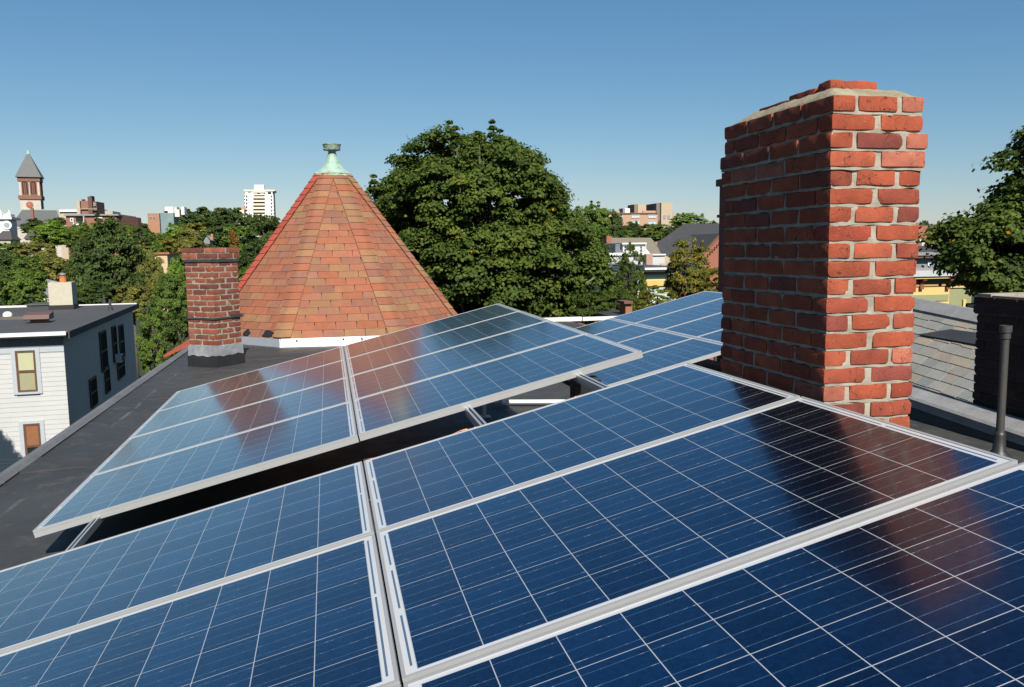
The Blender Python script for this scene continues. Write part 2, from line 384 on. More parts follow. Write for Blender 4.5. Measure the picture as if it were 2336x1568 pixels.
RAILN = ['mounting rail near the low edge of the arrays, bright where it crosses the gap', 'mounting rail crossing the dark gap in shadow toward the white house', 'mounting rail crossing the gap near the middle of the arrays', 'mounting rail crossing the gap at the high end, by the dangling box']
for X, y0, y1, lab in ((-1.19, .75, 8.38, RAILN[0]), (.73, .75, 8.38, RAILN[2]), (1.37, .75, 8.38, RAILN[3])):
    zt = zplane(X, .0435); rl = thing('mounting_rail', lab, 'rail', (X, y0, 0), 0, 'aluminium rails under the solar panels')
    o = MB(); a, h = .017, .040; L = y1 - y0; sl = SLOPE
    for (xa, xb, za, zb) in ((-a, a, -h, -h + .004), (-a, -a + .004, -h + .004, 0), (a - .004, a, -h + .004, 0), (-a + .004, -.005, -.004, 0), (.005, a - .004, -.004, 0)):
        o.add([(x, y_, zt + z + x * sl) for y_ in (0, L) for x, z in ((xa, za), (xb, za), (xb, zb), (xa, zb))], [(0, 1, 2, 3), (7, 6, 5, 4), (0, 4, 5, 1), (1, 5, 6, 2), (2, 6, 7, 3), (3, 7, 4, 0)])
    obj('channel', o, M['alu_dull'], rl)
    for yy in (.35, 2.2, 6.6):
        o = MB(); o.box((-.016, yy - .02, .012), (.016, yy + .02, zt - h - .001)); o.box((-.06, yy - .06, .006), (.06, yy + .06, .014)); obj('leg', o, M['alu_dull'], rl)
# conduit, cables, ground wire and inverter in the gap
o = MB(); o.tube([(1.5, 7.86, .05), (1.65, 7.824, .05), (2.4, 7.62, .05), (3.6, 7.42, .05)], .021, 12); o.tube([(1.62, 7.83, .05), (1.67, 7.82, .05)], .027, 12)
tag(obj('conduit', o, M['white_paint'], smooth=True), 'white conduit lying on the roof, seen through the gap under the raised panels', 'conduit')
def sag(a, b, s, n=14):
    a, b = np.array(a, float), np.array(b, float)
    return [a + (b - a) * i / n - np.array([0, 0, s * 4 * (i / n) * (1 - i / n)]) for i in range(n + 1)]
o = MB(); o.tube(sag((.15, 4.36, .44), (.67, 4.30, .58), .02) + sag((.67, 4.30, .58), (1.36, 4.30, .745), .012)[1:], .0028, 6)
tag(obj('ground_wire', o, M['copper_wire'], smooth=True), 'thin bare copper wire strung along the gap below the raised panel frame', 'wire')
mi = thing('microinverter', 'black box hanging under the high end of the raised panel frame', 'inverter', (1.43, 4.47, 0))
o = MB(); o.box((-.075, -.06, zplane(1.43, .215)), (.075, .06, zplane(1.43, .10))); obj('body', o, M['black_plastic'], mi)
o = MB(); o.box((-.07, -.05, zplane(1.43, .10)), (.07, .05, zplane(1.43, .088))); obj('bracket', o, M['dark_metal'], mi)
o = MB(); o.tube([(.02, -.03, zplane(1.43, .215)), (.02, -.03, zplane(1.43, .26)), (-.03, -.03, zplane(1.43, .275)), (-.08, -.03, zplane(1.43, .26))], .006, 8); obj('lead', o, M['copper_wire'], mi, smooth=True)
for a, b_, s, lab in (((-.2, 4.36, .33), (.72, 4.42, .55), .22, 'black cable sagging in the shadow under the middle panel joint'),
                      ((.80, 4.42, .56), (1.02, 4.40, .56), .30, 'black cable loop hanging by the end of the white conduit')):
    o = MB(); o.tube(sag(a, b_, s), .007, 8); tag(obj('cable', o, M['black_plastic'], smooth=True), lab, 'cable', 'cables under the panels')
o = MB(); o.box((1.25, 4.9, .004), (2.9, 6.4, .012)); tag(obj('walkway_pad', o, plain('grey_pad', (.10, .098, .094), .85, .2, 4, .3)), 'grey roof pad lying under the raised panels beside the white conduit', 'roof pad')

# ------------------------------------------------------------------ brick stacks
def round_brick(mb, lo, hi, rng, col, r=.0055, amp=.0019, n=None, chip=True):
    lo = np.array(lo, float); hi = np.array(hi, float); c = (lo + hi) / 2; h = (hi - lo) / 2
    nn = n or [max(3, min(16, int(2 * a / .014))) for a in h]
    ph = rng.uniform(0, 6.28, (6, 3)); fr_ = rng.uniform(18, 75, (6, 3)) * rng.choice([-1, 1], (6, 3)); aw = rng.uniform(.4, 1, 6)
    cor = rng.choice([-1, 1], (2, 3)); crad = rng.uniform(.006, .018, 2) if rng.rand() < .6 and chip else [0, 0]
    for ax in range(3):
        i1, i2 = (ax + 1) % 3, (ax + 2) % 3
        A, B = np.meshgrid(np.linspace(-1, 1, nn[i1] + 1), np.linspace(-1, 1, nn[i2] + 1), indexing='ij')
        for sgn in (-1, 1):
            P = np.zeros((A.size, 3)); P[:, i1] = A.ravel(); P[:, i2] = B.ravel(); P[:, ax] = sgn; P *= h
            inner = np.clip(P, -(h - r), h - r); d = P - inner; L = np.linalg.norm(d, axis=1, keepdims=True); N = d / np.maximum(L, 1e-9); Q = inner + N * r
            wv = sum(aw[k] * np.sin((Q @ fr_[k]) + ph[k, 0]) for k in range(6)) / 3
            Q = Q + N * (wv * amp)[:, None]
            for k in range(2):
                if crad[k]:
                    dc = np.linalg.norm(Q - cor[k] * h, axis=1, keepdims=True); Q = Q + (c * 0 - cor[k] * h / np.linalg.norm(h)) * np.clip(crad[k] - dc, 0, None) * .9
            m1, m2 = nn[i1] + 1, nn[i2] + 1; fs = []
            for i in range(nn[i1]):
                for j in range(nn[i2]):
                    q = (i * m2 + j, (i + 1) * m2 + j, (i + 1) * m2 + j + 1, i * m2 + j + 1); fs.append(q if sgn > 0 else q[::-1])
            mb.add(Q + c, fs, col)

def brick_stack(sx, sy, ztop, zbot, course, rng, palette, proud=None, joint=.0115, bw=.095, nx=2, ny=4, inset=.0065, n=None, first=0, bricks=None, taper=None):
    bm, mm = MB(), MB(); proud = proud or {}
    nrow = int((ztop - zbot) / course + .5)
    for k in range(nrow):
        z1 = ztop - k * course; z0 = z1 - (course - joint); pr = proud.get(k, 0) ; j2 = joint * .62
        X0, X1, Y0, Y1 = -pr, sx + pr, -pr, sy + pr
        def put(x0, y0, x1, y1):
            base = np.array(palette[rng.choice(len(palette), p=PW[:len(palette)] / PW[:len(palette)].sum())]) * rng.uniform(.86, 1.12)
            jj = np.clip(rng.normal(0, .0011, 3), -.002, .002); dz = rng.normal(0, .0010)
            round_brick(bm, (x0 + jj[0], y0 + jj[1], z0 + dz), (x1 + jj[0], y1 + jj[1], z1 + dz), rng, base, n=n)
        if (k + first) % 2 == 0:
            for x0, x1 in ((X0, X0 + bw), (X1 - bw, X1)):
                L = (Y1 - Y0) / ny
                for i in range(ny): put(x0, Y0 + i * L + (j2 if i else 0), x1, Y0 + (i + 1) * L - (j2 if i < ny - 1 else 0))
            L = (X1 - X0 - 2 * bw) / max(1, nx - 1)
            for y0, y1 in ((Y0, Y0 + bw), (Y1 - bw, Y1)):
                for i in range(max(1, nx - 1)): put(X0 + bw + i * L + joint * 1.5, y0, X0 + bw + (i + 1) * L - joint * 1.5, y1)
        else:
            L = (X1 - X0) / nx
            for y0, y1 in ((Y0, Y0 + bw), (Y1 - bw, Y1)):
                for i in range(nx): put(X0 + i * L + (j2 * 1.7 if i else 0), y0, X0 + (i + 1) * L - (j2 * 1.7 if i < nx - 1 else 0), y1)
            L = (Y1 - Y0 - 2 * bw) / max(1, ny - 1)
            for x0, x1 in ((X0, X0 + bw), (X1 - bw, X1)):
                for i in range(max(1, ny - 1)): put(x0, Y0 + bw + i * L + j2, x1, Y0 + bw + (i + 1) * L - j2)
        g = max(pr, 0) - inset
        round_brick(mm, (-g, -g, z0 - joint), (sx + g, sy + g, z1 - (.0007 if k else .004)), rng, None, r=.002, amp=.0042, n=[26, 52, 4] if n is None else [10, 10, 2], chip=False)
    return bm, mm
PW = np.array([5, 3, 2.5, 1.5, 1.2, 1.0])
RED = [(.345, .074, .034), (.30, .066, .036), (.375, .088, .043), (.23, .056, .040), (.40, .125, .078), (.27, .050, .026)]
rng = np.random.RandomState(21)
ch = thing('brick_chimney', 'tall red brick chimney with sloped mortar cap beside the near panels', 'chimney', (1.859, 2.792, 0))
bmb, mmb = brick_stack(.392, .862, 2.108, 0.0, .0690, rng, RED, {2: .014, 3: .010}, ny=4)
obj('brickwork', bmb, M['brick'], ch, smooth=True, color=True)
obj('mortar', mmb, M['mortar'], ch)
o = MB()                                                    # mortar cap: irregular slope up to the flue bricks
def ringpts(x0, y0, x1, y1, z, nz, n=16):
    P = []
    for i in range(n): P.append((x0 + (x1 - x0) * i / n, y0, z))
    for i in range(n): P.append((x1, y0 + (y1 - y0) * i / n, z))
    for i in range(n): P.append((x1 - (x1 - x0) * i / n, y1, z))
    for i in range(n): P.append((x0, y1 - (y1 - y0) * i / n, z))
    return [(x + rng.normal(0, nz), y + rng.normal(0, nz), z_ + rng.normal(0, nz * 1.2)) for x, y, z_ in P]
rings = [ringpts(.010, .010, .382, .852, 2.090, .001), ringpts(.010, .010, .382, .852, 2.106, .002), ringpts(.035, .045, .357, .81, 2.126, .003),
         ringpts(.062, .10, .330, .75, 2.148, .003), ringpts(.082, .15, .312, .71, 2.157, .002), ringpts(.11, .2, .29, .68, 2.157, .002)]
fs = []; nn = len(rings[0])
for i in range(len(rings) - 1):
    for k in range(nn): k2 = (k + 1) % nn; fs.append((i * nn + k, i * nn + k2, (i + 1) * nn + k2, (i + 1) * nn + k))
fs.append(tuple((len(rings) - 1) * nn + k for k in range(nn))); o.add(sum(rings, []), fs)
obj('mortar_cap', o, plain('mossy_cap_mortar', (.30, .265, .19), .95, .25, 10, .9, 0, 60, .1, dirt=(.17, .155, .085)), ch, smooth=True)
o = MB()
for (a, b_) in (((.085, .15, 2.135), (.300, .245, 2.194)), ((.085, .255, 2.13), (.180, .45, 2.184)), ((.085, .46, 2.13), (.180, .70, 2.172)), ((.205, .255, 2.13), (.300, .45, 2.182)), ((.205, .46, 2.13), (.300, .70, 2.175))):
    round_brick(o, a, b_, rng, np.array(RED[0]) * rng.uniform(.8, 1.0), r=.009, amp=.004)
obj('flue_bricks', o, M['brick'], ch, smooth=True, color=True)

rng = np.random.RandomState(4)
az = math.atan2(-1.517, 11.7)
c2 = thing('brick_chimney', 'small red brick chimney set cornerwise before the shingled turret, black base', 'chimney', (-1.517, 11.697, 0), R(45) - az * 1.0)
BR = [(.25, .075, .042), (.29, .085, .046), (.20, .060, .040), (.33, .108, .06), (.17, .054, .038), (.36, .125, .075)]
S2 = .49
bmb, mmb = brick_stack(S2, S2, 1.435, .275, .0770, rng, BR, {}, ny=2, nx=2, bw=.117, joint=.015, n=[5, 5, 3], inset=.004)
bm2, mm2 = brick_stack(S2, S2, 1.62, 1.47, .0770, rng, BR, {0: .025, 1: .024}, ny=2, nx=2, bw=.117, joint=.012, n=[5, 5, 3], first=1)
for src, dst in ((bm2, bmb), (mm2, mmb)):
    dst.add(np.concatenate(src.v), src.f, np.concatenate(src.c))
obj('brickwork', bmb, M['brick'], c2, smooth=True, color=True); obj('mortar', mmb, M['mortar'], c2)
SLB = plain('dark_slate_band', (.045, .045, .05), .6, .3, 12, .4); o = MB(); o.box((-.014, -.014, 1.428), (S2 + .014, S2 + .014, 1.470)); obj('slate_band', o, SLB, c2); o = MB(); o.box((-.012, -.012, .648), (S2 + .012, S2 + .012, .672)); o.box((.3, -.024, .655), (S2 + .03, .06, .695)); obj('slate_band', o, SLB, c2)
def skirt(z0, z1, e0, e1, nz, n=14):
    q = MB(); r1 = []; r0 = []
    for i in range(4 * n):
        s_, t_ = divmod(i, n); f = t_ / n
        a = [(f, 0), (1, f), (1 - f, 1), (0, 1 - f)][s_]
        for lst, e, z, wv in ((r0, e0, z0, 0), (r1, e1, z1, nz)):
            lst.append((-e + a[0] * (S2 + 2 * e), -e + a[1] * (S2 + 2 * e), z + wv * (math.sin(i * 1.3) + .6 * math.sin(i * .7 + 1))))
    m_ = 4 * n; q.add(r0 + r1, [(k, (k + 1) % m_, m_ + (k + 1) % m_, m_ + k) for k in range(m_)] + [tuple(range(m_ - 1, -1, -1)), tuple(range(m_, 2 * m_))]); return q
obj('lead_flashing', skirt(.10, .285, .016, .010, .006), M['lead'], c2)
obj('membrane_base', skirt(-.01, .145, .024, .021, .008), M['membrane_wall'], c2)

# ------------------------------------------------------------------ shingled octagonal turret
TC = np.array([.17, 16.15]); ZA, ZB = 3.42, .15; AP = 2.29; TS = (ZA - ZB) / AP
tu = thing('turret', 'octagonal turret roofed in red and tan shingles with green copper finial', 'turret', (TC[0], TC[1], -10.5))
zo = 10.5
def apo(z): return (ZA - z) / TS
SHC = [(0.297, 0.106, 0.057), (0.277, 0.108, 0.063), (0.257, 0.116, 0.076), (0.311, 0.108, 0.055), (0.284, 0.144, 0.072), (0.271, 0.149, 0.077), (0.237, 0.106, 0.071), (0.290, 0.118, 0.066)]
rng = np.random.RandomState(8)
ZE = -.75; slen = math.hypot(1, 1 / TS); EXP = .145 / slen; T22 = math.tan(R(22.5))
shm = MB(); core = MB()
verts8 = lambda z, off=0: [((apo(z) + off) / math.cos(R(22.5)) * math.cos(R(45 * k + 22.5)), (apo(z) + off) / math.cos(R(22.5)) * math.sin(R(45 * k + 22.5)), z + zo) for k in range(8)]
cv_ = verts8(ZE, -.10) + verts8(2.9, -.02)
core.add(cv_, [(k, (k + 1) % 8, 8 + (k + 1) % 8, 8 + k) for k in range(8)] + [tuple(range(7, -1, -1)), tuple(range(8, 16))])
for k in range(8):
    th = R(45 * k); e = np.array([-math.sin(th), math.cos(th), 0]); nrm = np.array([math.cos(th), math.sin(th), 0])
    row = 0; z = .135 if k in (5, 6, 7) else ZE
    nup = np.array([math.cos(th) * math.sin(math.atan(TS)), math.sin(th) * math.sin(math.atan(TS)), math.cos(math.atan(TS))])
    while z < 2.93:
        z1 = min(z + EXP * 1.12, 3.0); a0, a1 = apo(z), apo(z1); w0, w1 = a0 * T22, a1 * T22
        tw = .345; s = -w0 - (row % 2) * tw / 2 - rng.uniform(0, .02)
        while s < w0:
            l0, l1 = max(s + .0055, -w0), min(s + tw - .0055, w0)
            if l1 - l0 > .01:
                col = np.array(SHC[rng.choice(8, p=[.22, .16, .15, .10, .12, .09, .08, .08])]) * rng.uniform(.88, 1.1)
                col2 = col * .6 + np.array(SHC[rng.randint(8)]) * .4 if rng.rand() < .6 else col
                q = lambda l, z_, off: np.array([0, 0, z_ + zo]) + nrm * apo(z_) + e * l + nup * off
                k0, k1 = max(min(l0, w1), -w1), max(min(l1, w1), -w1)
                dz0 = rng.normal(0, .002)
                P = [q(l0, z + dz0, .012), q(l1, z + dz0, .012), q(k1, z1, .004), q(k0, z1, .004), q(l0, z + dz0, .002), q(l1, z + dz0, .002)]
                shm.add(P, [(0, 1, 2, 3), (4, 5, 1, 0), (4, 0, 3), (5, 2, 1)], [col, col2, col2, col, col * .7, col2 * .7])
            s += tw
        row += 1; z += EXP
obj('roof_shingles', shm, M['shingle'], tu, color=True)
obj('roof_deck', core, M['dark_metal'], tu)
for k in range(8):                                          # hip caps: overlapping bent shingles over each ridge
    th = R(45 * k + 22.5); hm = MB(); d = np.array([math.cos(th), math.sin(th), 0]); sd = np.array([-math.sin(th), math.cos(th), 0]); z = ZE
    redhip = (k == 4)
    if k in (5, 6): z = .14
    while z < 2.95:
        z1 = min(z + EXP * 1.15, 3.0)
        col = np.array((.36, .072, .045)) * rng.uniform(.92, 1.06) if redhip else np.array(SHC[rng.choice(8, p=[.14, .16, .12, .08, .2, .14, .08, .08])]) * rng.uniform(.9, 1.1)
        P = []; W = .155
        for zz, off in ((z, .042), (z1, .028)):
            rad = apo(zz) / math.cos(R(22.5))
            for t_, dr in ((-1, -.42), (-.66, -.26), (-.3, -.09), (0, -.02), (.3, -.09), (.66, -.26), (1, -.42)):
                P.append(np.array([0, 0, zz + zo]) + d * (rad + dr * W * .98) + sd * t_ * W + (d * .8 + np.array([0, 0, .6])) * off)
        n7 = 7
        hm.add(P + [p_ - (d * .8 + np.array([0, 0, .6])) * .014 for p_ in P[:7]], [(i, i + 1, n7 + i + 1, n7 + i) for i in range(6)] + [(14 + i, 15 + i, i + 1, i) for i in range(6)], col)
        z += EXP
    obj('hip_cap', hm, M['shingle'], tu, color=True)
fi = MB(); o8 = R(22.5); pf = [(.40, 2.90), (.385, 2.985), (.350, 3.005), (.362, 3.012), (.345, 3.03), (.225, 3.12), (.150, 3.23), (.105, 3.34), (.080, 3.43), (.078, 3.445), (.07, 3.45), (.07, 3.50), (.155, 3.505), (.165, 3.525), (.15, 3.535), (.165, 3.60), (.175, 3.625), (.165, 3.63), (.12, 3.60)]
rngf = np.random.RandomState(2)
vsf = []
for r_, z in pf:
    for k in range(24):
        th = 2 * math.pi * k / 24 + o8; oct_ = math.cos(R(22.5)) / math.cos(((th - o8) % R(45)) - R(22.5)); mixo = .75 if z < 3.3 else .2
        rr_ = r_ * (1 - mixo + mixo * oct_) * (1 + rngf.normal(0, .012)); vsf.append((rr_ * math.cos(th), rr_ * math.sin(th), 2.9 + (z - 2.9) * .9 + zo + rngf.normal(0, .004)))
ff = [(i * 24 + k, i * 24 + (k + 1) % 24, (i + 1) * 24 + (k + 1) % 24, (i + 1) * 24 + k) for i in range(len(pf) - 1) for k in range(24)] + [tuple((len(pf) - 1) * 24 + k for k in range(24))]
fi.add(vsf, ff); obj('finial', fi, M['verdigris'], tu)
def facet_strip(k, z0, z1, off0, off1, l0=-1, l1=1, th_=.01):
    th = R(45 * k); e = np.array([-math.sin(th), math.cos(th), 0]); nrm = np.array([math.cos(th), math.sin(th), 0]); q = MB(); P = []
    for dd in (0, -th_):
        for z, off in ((z0, off0), (z1, off1)):
            wv = (apo(z1) + .05) * T22
            for l in (l0, l1): P.append(np.array([0, 0, z + zo]) + nrm * (apo(.15) + off + dd) + e * l * wv)
    return q.add(P, [(0, 1, 3, 2), (5, 4, 6, 7), (0, 2, 6, 4), (1, 5, 7, 3), (2, 3, 7, 6), (0, 4, 5, 1)])
for k, l0, l1, mt in ((6, -1, 1, 'white_metal'), (5, -1, 1, 'alu_dull'), (7, -1, 1, 'white_metal')):
    obj('wall_flashing', facet_strip(k, -.01, .138, .065, .030, l0, l1), M[mt], tu)
o = MB(); rngs = random.Random(3)
for l in (-.70, .05, .35):                                  # nail heads with drip marks
    P = np.array([l, -(AP + .043), .10 + zo]); o.lathe([(0.001, 0), (.018, .0), (.014, .012), (.001, .014)], 8)
    o.v[-1] = o.v[-1][:, [0, 2, 1]] * np.array([1, -1, 1]) + P
    if l > .3: o.box((.355, -(AP + .062), .03 + zo), (.368, -(AP + .03), .09 + zo))
    obj('flashing_nail', o, M['dark_metal'], tu); o = MB()
for k in (3, 4):                                            # flared eave outside the roof edge
    th = R(45 * k); e = np.array([-math.sin(th), math.cos(th), 0]); nrm = np.array([math.cos(th), math.sin(th), 0]); q = MB(); P = []
    for dz_ in (0, -.05):
        for z, ex in ((.30, .03), (.02, .13), (-.18, .44)):
            for l in (-1, 1): P.append(np.array([0, 0, z + zo + dz_]) + nrm * (apo(z) + ex) + e * l * (apo(z) + ex) * T22)
    q.add(P, [(0, 1, 3, 2), (2, 3, 5, 4), (7, 6, 8, 9), (9, 8, 10, 11), (4, 5, 11, 10), (0, 2, 8, 6), (2, 4, 10, 8), (3, 1, 7, 9), (5, 3, 9, 11)], np.array((.36, .078, .05)))
    obj('eave_flare', q, M['shingle'], tu, color=True)
def dark_patch(cx, z, w_, h_, k=6, seed=0):
    th = R(45 * k); e = np.array([-math.sin(th), math.cos(th), 0]); nrm = np.array([math.cos(th), math.sin(th), 0]); rg = random.Random(seed); n_ = 18; q = MB(); P = []
    nup = np.array([math.cos(th) * math.sin(math.atan(TS)), math.sin(th) * math.sin(math.atan(TS)), math.cos(math.atan(TS))])
    for off in (.008, .026):
        rg = random.Random(seed)
        for i in range(n_):
            a = 2 * math.pi * i / n_; rr_ = rg.uniform(.8, 1.15); l = cx + w_ * math.cos(a) * rr_; zz = max(.142, z + h_ * math.sin(a) * rr_)
            P.append(np.array([0, 0, zz + zo]) + nrm * apo(zz) + e * l + nup * off)
    return q.add(P, [tuple(range(n_, 2 * n_))] + [(i, (i + 1) % n_, n_ + (i + 1) % n_, n_ + i) for i in range(n_)])
obj('tar_and_shadow_patch', dark_patch(.62, .185, .12, .065, 5, 1), M['tar_shadow_black'], tu)
obj('tar_and_shadow_patch', dark_patch(.10, .18, .075, .06, 5, 2), M['tar_shadow_black'], tu)
obj('tar_and_shadow_patch', dark_patch(-.62, .20, .26, .09, 5, 3), M['tar_shadow_black'], tu)  # third patch paints the small chimney's cast shadow in black
o = MB(); wv8 = [(x * .93, y * .93) for x, y, _ in verts8(ZE)]; o.prism(wv8, 0, ZE + zo); obj('turret_wall', o, plain('turret_brick', (.27, .08, .05), .9, .2, 5), tu)

# ------------------------------------------------------------------ neighbour beyond the party wall: slate roof, coping, dark stack, vent pipe
nb = thing('slate_roofed_house', 'neighbouring house with grey-green slate roof behind the tall brick chimney', 'building', (5.1, 6.3, -10.5))
def nz(y): return 10.5 + .055 * (y - 6.3)
rng = np.random.RandomState(14)
Y0, Y1 = 2.2, 12.2
def nz2(y): return 10.5 + .075 * (y - 8.8)
sm_ = MB(); ex_, ez_ = 1.30, .98; L = math.hypot(ex_, ez_); nr = 11; SX, SZ, SK = 1.62, -.30, .075; EX = L / nr; up = np.array([-ez_ / L, 0, ex_ / L])
for r_ in range(nr):
    y = Y0 - (r_ % 2) * .11
    while y < Y1:
        wd = .235 + rng.uniform(-.05, .05); d0, d1 = r_ * EX - .01 + rng.normal(0, .008), (r_ + 1) * EX + .03
        col = np.array([(.25, .25, .225), (.29, .285, .25), (.22, .235, .225), (.31, .27, .215), (.26, .265, .25), (.21, .21, .195)][rng.choice(6, p=[.3, .25, .15, .08, .14, .08])]) * rng.uniform(.9, 1.1)
        P = []
        for off in (.016, .006):
            for d, yy in ((d0, y + .004), (d0, y + wd - .006), (d1, y + wd - .006), (d1, y + .004)):
                o_ = off if d == d0 else off - .010
                P.append(np.array([SX + d * ex_ / L, yy - 6.3, SZ + d * ez_ / L + nz2(yy)]) + up * o_)
        sm_.add(P, [(3, 2, 1, 0), (4, 5, 6, 7), (0, 1, 5, 4), (0, 4, 7, 3), (1, 2, 6, 5)], col); y += wd
obj('slate_roof', sm_, M['slate'], nb, color=True)
def sweep(prof, y0, y1, nz=nz):
    q = MB(); n_ = len(prof); P = [(x, y - 6.3, z + nz(y)) for y in (y0, y1) for x, z in prof]
    return q.add(P, [tuple(range(n_ - 1, -1, -1)), tuple(range(n_, 2 * n_))] + [(i, (i + 1) % n_, n_ + (i + 1) % n_, n_ + i) for i in range(n_)])
obj('roof_deck', sweep([(1.62, -.315), (2.92, .665), (4.2, -.3), (4.2, -.6), (1.62, -.6)], Y0, Y1, nz2), M['dark_metal'], nb)
obj('ridge_cap', sweep([(2.74, .555), (2.74, .595), (2.89, .715), (2.95, .715), (3.1, .60), (3.1, .56), (2.92, .685)], Y0, Y1, nz2), M['grey_metal'], nb)
obj('coping', sweep([(-.075, .115), (-.08, .185), (-.06, .205), (.075, .262), (.10, .262), (.10, .20), (-.05, .13), (-.05, .115)], Y0, Y1), M['grey_metal'], nb)
obj('parapet_upstand', sweep([(-.10, -.10), (-.035, .16), (.05, .16), (.05, -.10)], Y0, Y1), M['membrane_wall'], nb)
o = MB(); o.add([(x, y - 6.3, z + nz2(y)) for x, y, z in ((2.42, 9.25, .33), (2.56, 8.85, .43), (2.66, 7.6, .50), (2.50, 7.6, .385), (2.42, 9.25, .345), (2.56, 8.85, .475), (2.66, 7.6, .545), (2.50, 7.6, .415))], [(3, 2, 1, 0), (4, 5, 6, 7), (0, 1, 5, 4), (1, 2, 6, 5), (2, 3, 7, 6), (3, 0, 4, 7)])
obj('shadow_wedge', o, M['dark_metal'], nb)  # dark wedge puts a shadow on the slates into a solid piece
o = MB(); o.box((.11, Y0 - 6.3, 0), (6.5, Y1 - 6.3, 9.85)); obj('wall', o, plain('neighbour_brick', (.24, .07, .05), .9, .2, 5), nb)
rng = np.random.RandomState(9)
dc = thing('brick_chimney', 'wide dark shaded brick chimney standing on the party wall coping by the vent pipe', 'chimney', (5.23, 4.24, 0))
SHADE_BRICK = [(.060, .028, .022), (.05, .026, .022), (.072, .034, .026), (.045, .024, .02)]  # brick and mortar colours carry the darkness of the shaded face
bmb, mmb = brick_stack(.62, 1.52, 1.115, 0.12, .072, rng, SHADE_BRICK, {0: .02, 1: .02}, ny=7, nx=3, n=[5, 5, 3])
obj('brickwork', bmb, M['brick'], dc, smooth=True, color=True); obj('mortar', mmb, plain('shade_dark_mortar', (.055, .048, .042), .95, .3, 14, .5), dc)
o = MB(); o.box((.0, .0, 1.115), (.62, .14, 1.135)); o.box((.0, 1.38, 1.115), (.62, 1.52, 1.14)); o.box((.0, .15, 1.115), (.12, 1.37, 1.13)); obj('cap_mortar', o, M['mortar'], dc)
vp = thing('vent_pipe', 'dark iron vent pipe with collared top rising from the roof by the party wall', 'pipe', (4.70, 4.90, 0))
o = MB(); o.lathe([(.033, 0), (.033, .06), (.028, .07), (.027, .87), (.034, .875), (.034, .915), (.041, .92), (.041, .967), (.031, .967), (.031, .90)], 20); obj('pipe', o, M['iron'], vp, smooth=False)
o = MB(); o.lathe([(.10, .002), (.08, .02), (.045, .06), (.038, .17), (.034, .20)], 20); obj('boot', o, M['membrane_wall'], vp, smooth=True)

# ------------------------------------------------------------------ background buildings, each built in its own facade frame
class Facade:
    def __init__(s, name, label, cat, x, y, depth, yaw=0.0, group=None, ground=None):
        s.o = at(x, y, depth); s.yaw = R(yaw); s.e = np.array([math.cos(s.yaw), math.sin(s.yaw), 0]); s.n = np.array([-math.sin(s.yaw), math.cos(s.yaw), 0])
        s.zg = ground if ground is not None else terrain(s.o[0], s.o[1]) - 1.0
        s.t = thing(name, label, cat, (s.o[0], s.o[1], s.zg), s.yaw, group)
    def loc(s, x, y, dy=0.0):                               # survey pixel -> (along facade, height above base) on the plane dy behind the facade
        d = ray(x, y); t = ((s.o + s.n * dy - EYE) @ s.n) / (d @ s.n); p = EYE + d * t - s.o
        return p @ s.e, p[2] + s.o[2] - s.zg
    def box(s, name, x0, y0, x1, y1, mat, dy0=0.0, dy1=1.0, to_ground=False, parent=None, mb=None):
        a, zt = s.loc(x0, y0, max(dy0, 0)); b_, zb = s.loc(x1, y1, max(dy0, 0))
        q = mb or MB(); q.box((a, dy0, 0 if to_ground else zb), (b_, dy1, zt))
        return obj(name, q, mat, parent or s.t) if mb is None else None
    def window(s, x0, y0, x1, y1, fmat, gmat, mull=1, fw=.06, out=.05, parent=None, rail=True):
        a, zt = s.loc(x0, y0); b_, zb = s.loc(x1, y1); q = MB(); o_ = -out
        q.box((a, o_, zb), (a + fw, .02, zt)); q.box((b_ - fw, o_, zb), (b_, .02, zt)); q.box((a + fw, o_, zt - fw), (b_ - fw, .02, zt)); q.box((a + fw, o_, zb), (b_ - fw, .02, zb + fw))
        for i in range(1, mull): xx = a + (b_ - a) * i / mull; q.box((xx - fw * .4, o_ + .01, zb + fw), (xx + fw * .4, .02, zt - fw))
        if rail: zz = (zt + zb) / 2; q.box((a + fw, o_ + .012, zz - fw * .35), (b_ - fw, .02, zz + fw * .35))
        f = obj('window', q, fmat, parent or s.t); q = MB(); q.box((a + fw * .5, -out * .35, zb + fw * .5), (b_ - fw * .5, .015, zt - fw * .5)); obj('pane', q, gmat, f); return f
m = NT('window_glass'); m.set(Base_Color=(.012, .014, .016), Roughness=.18); m.b.inputs['Specular IOR Level'].default_value = .22; GLASS = m.m
WFR = plain('white_window_frame', (.75, .75, .73), .5, .05); TANST = plain('tan_stucco', (.50, .46, .36), .9, .1, 5, .4, 0, 60)

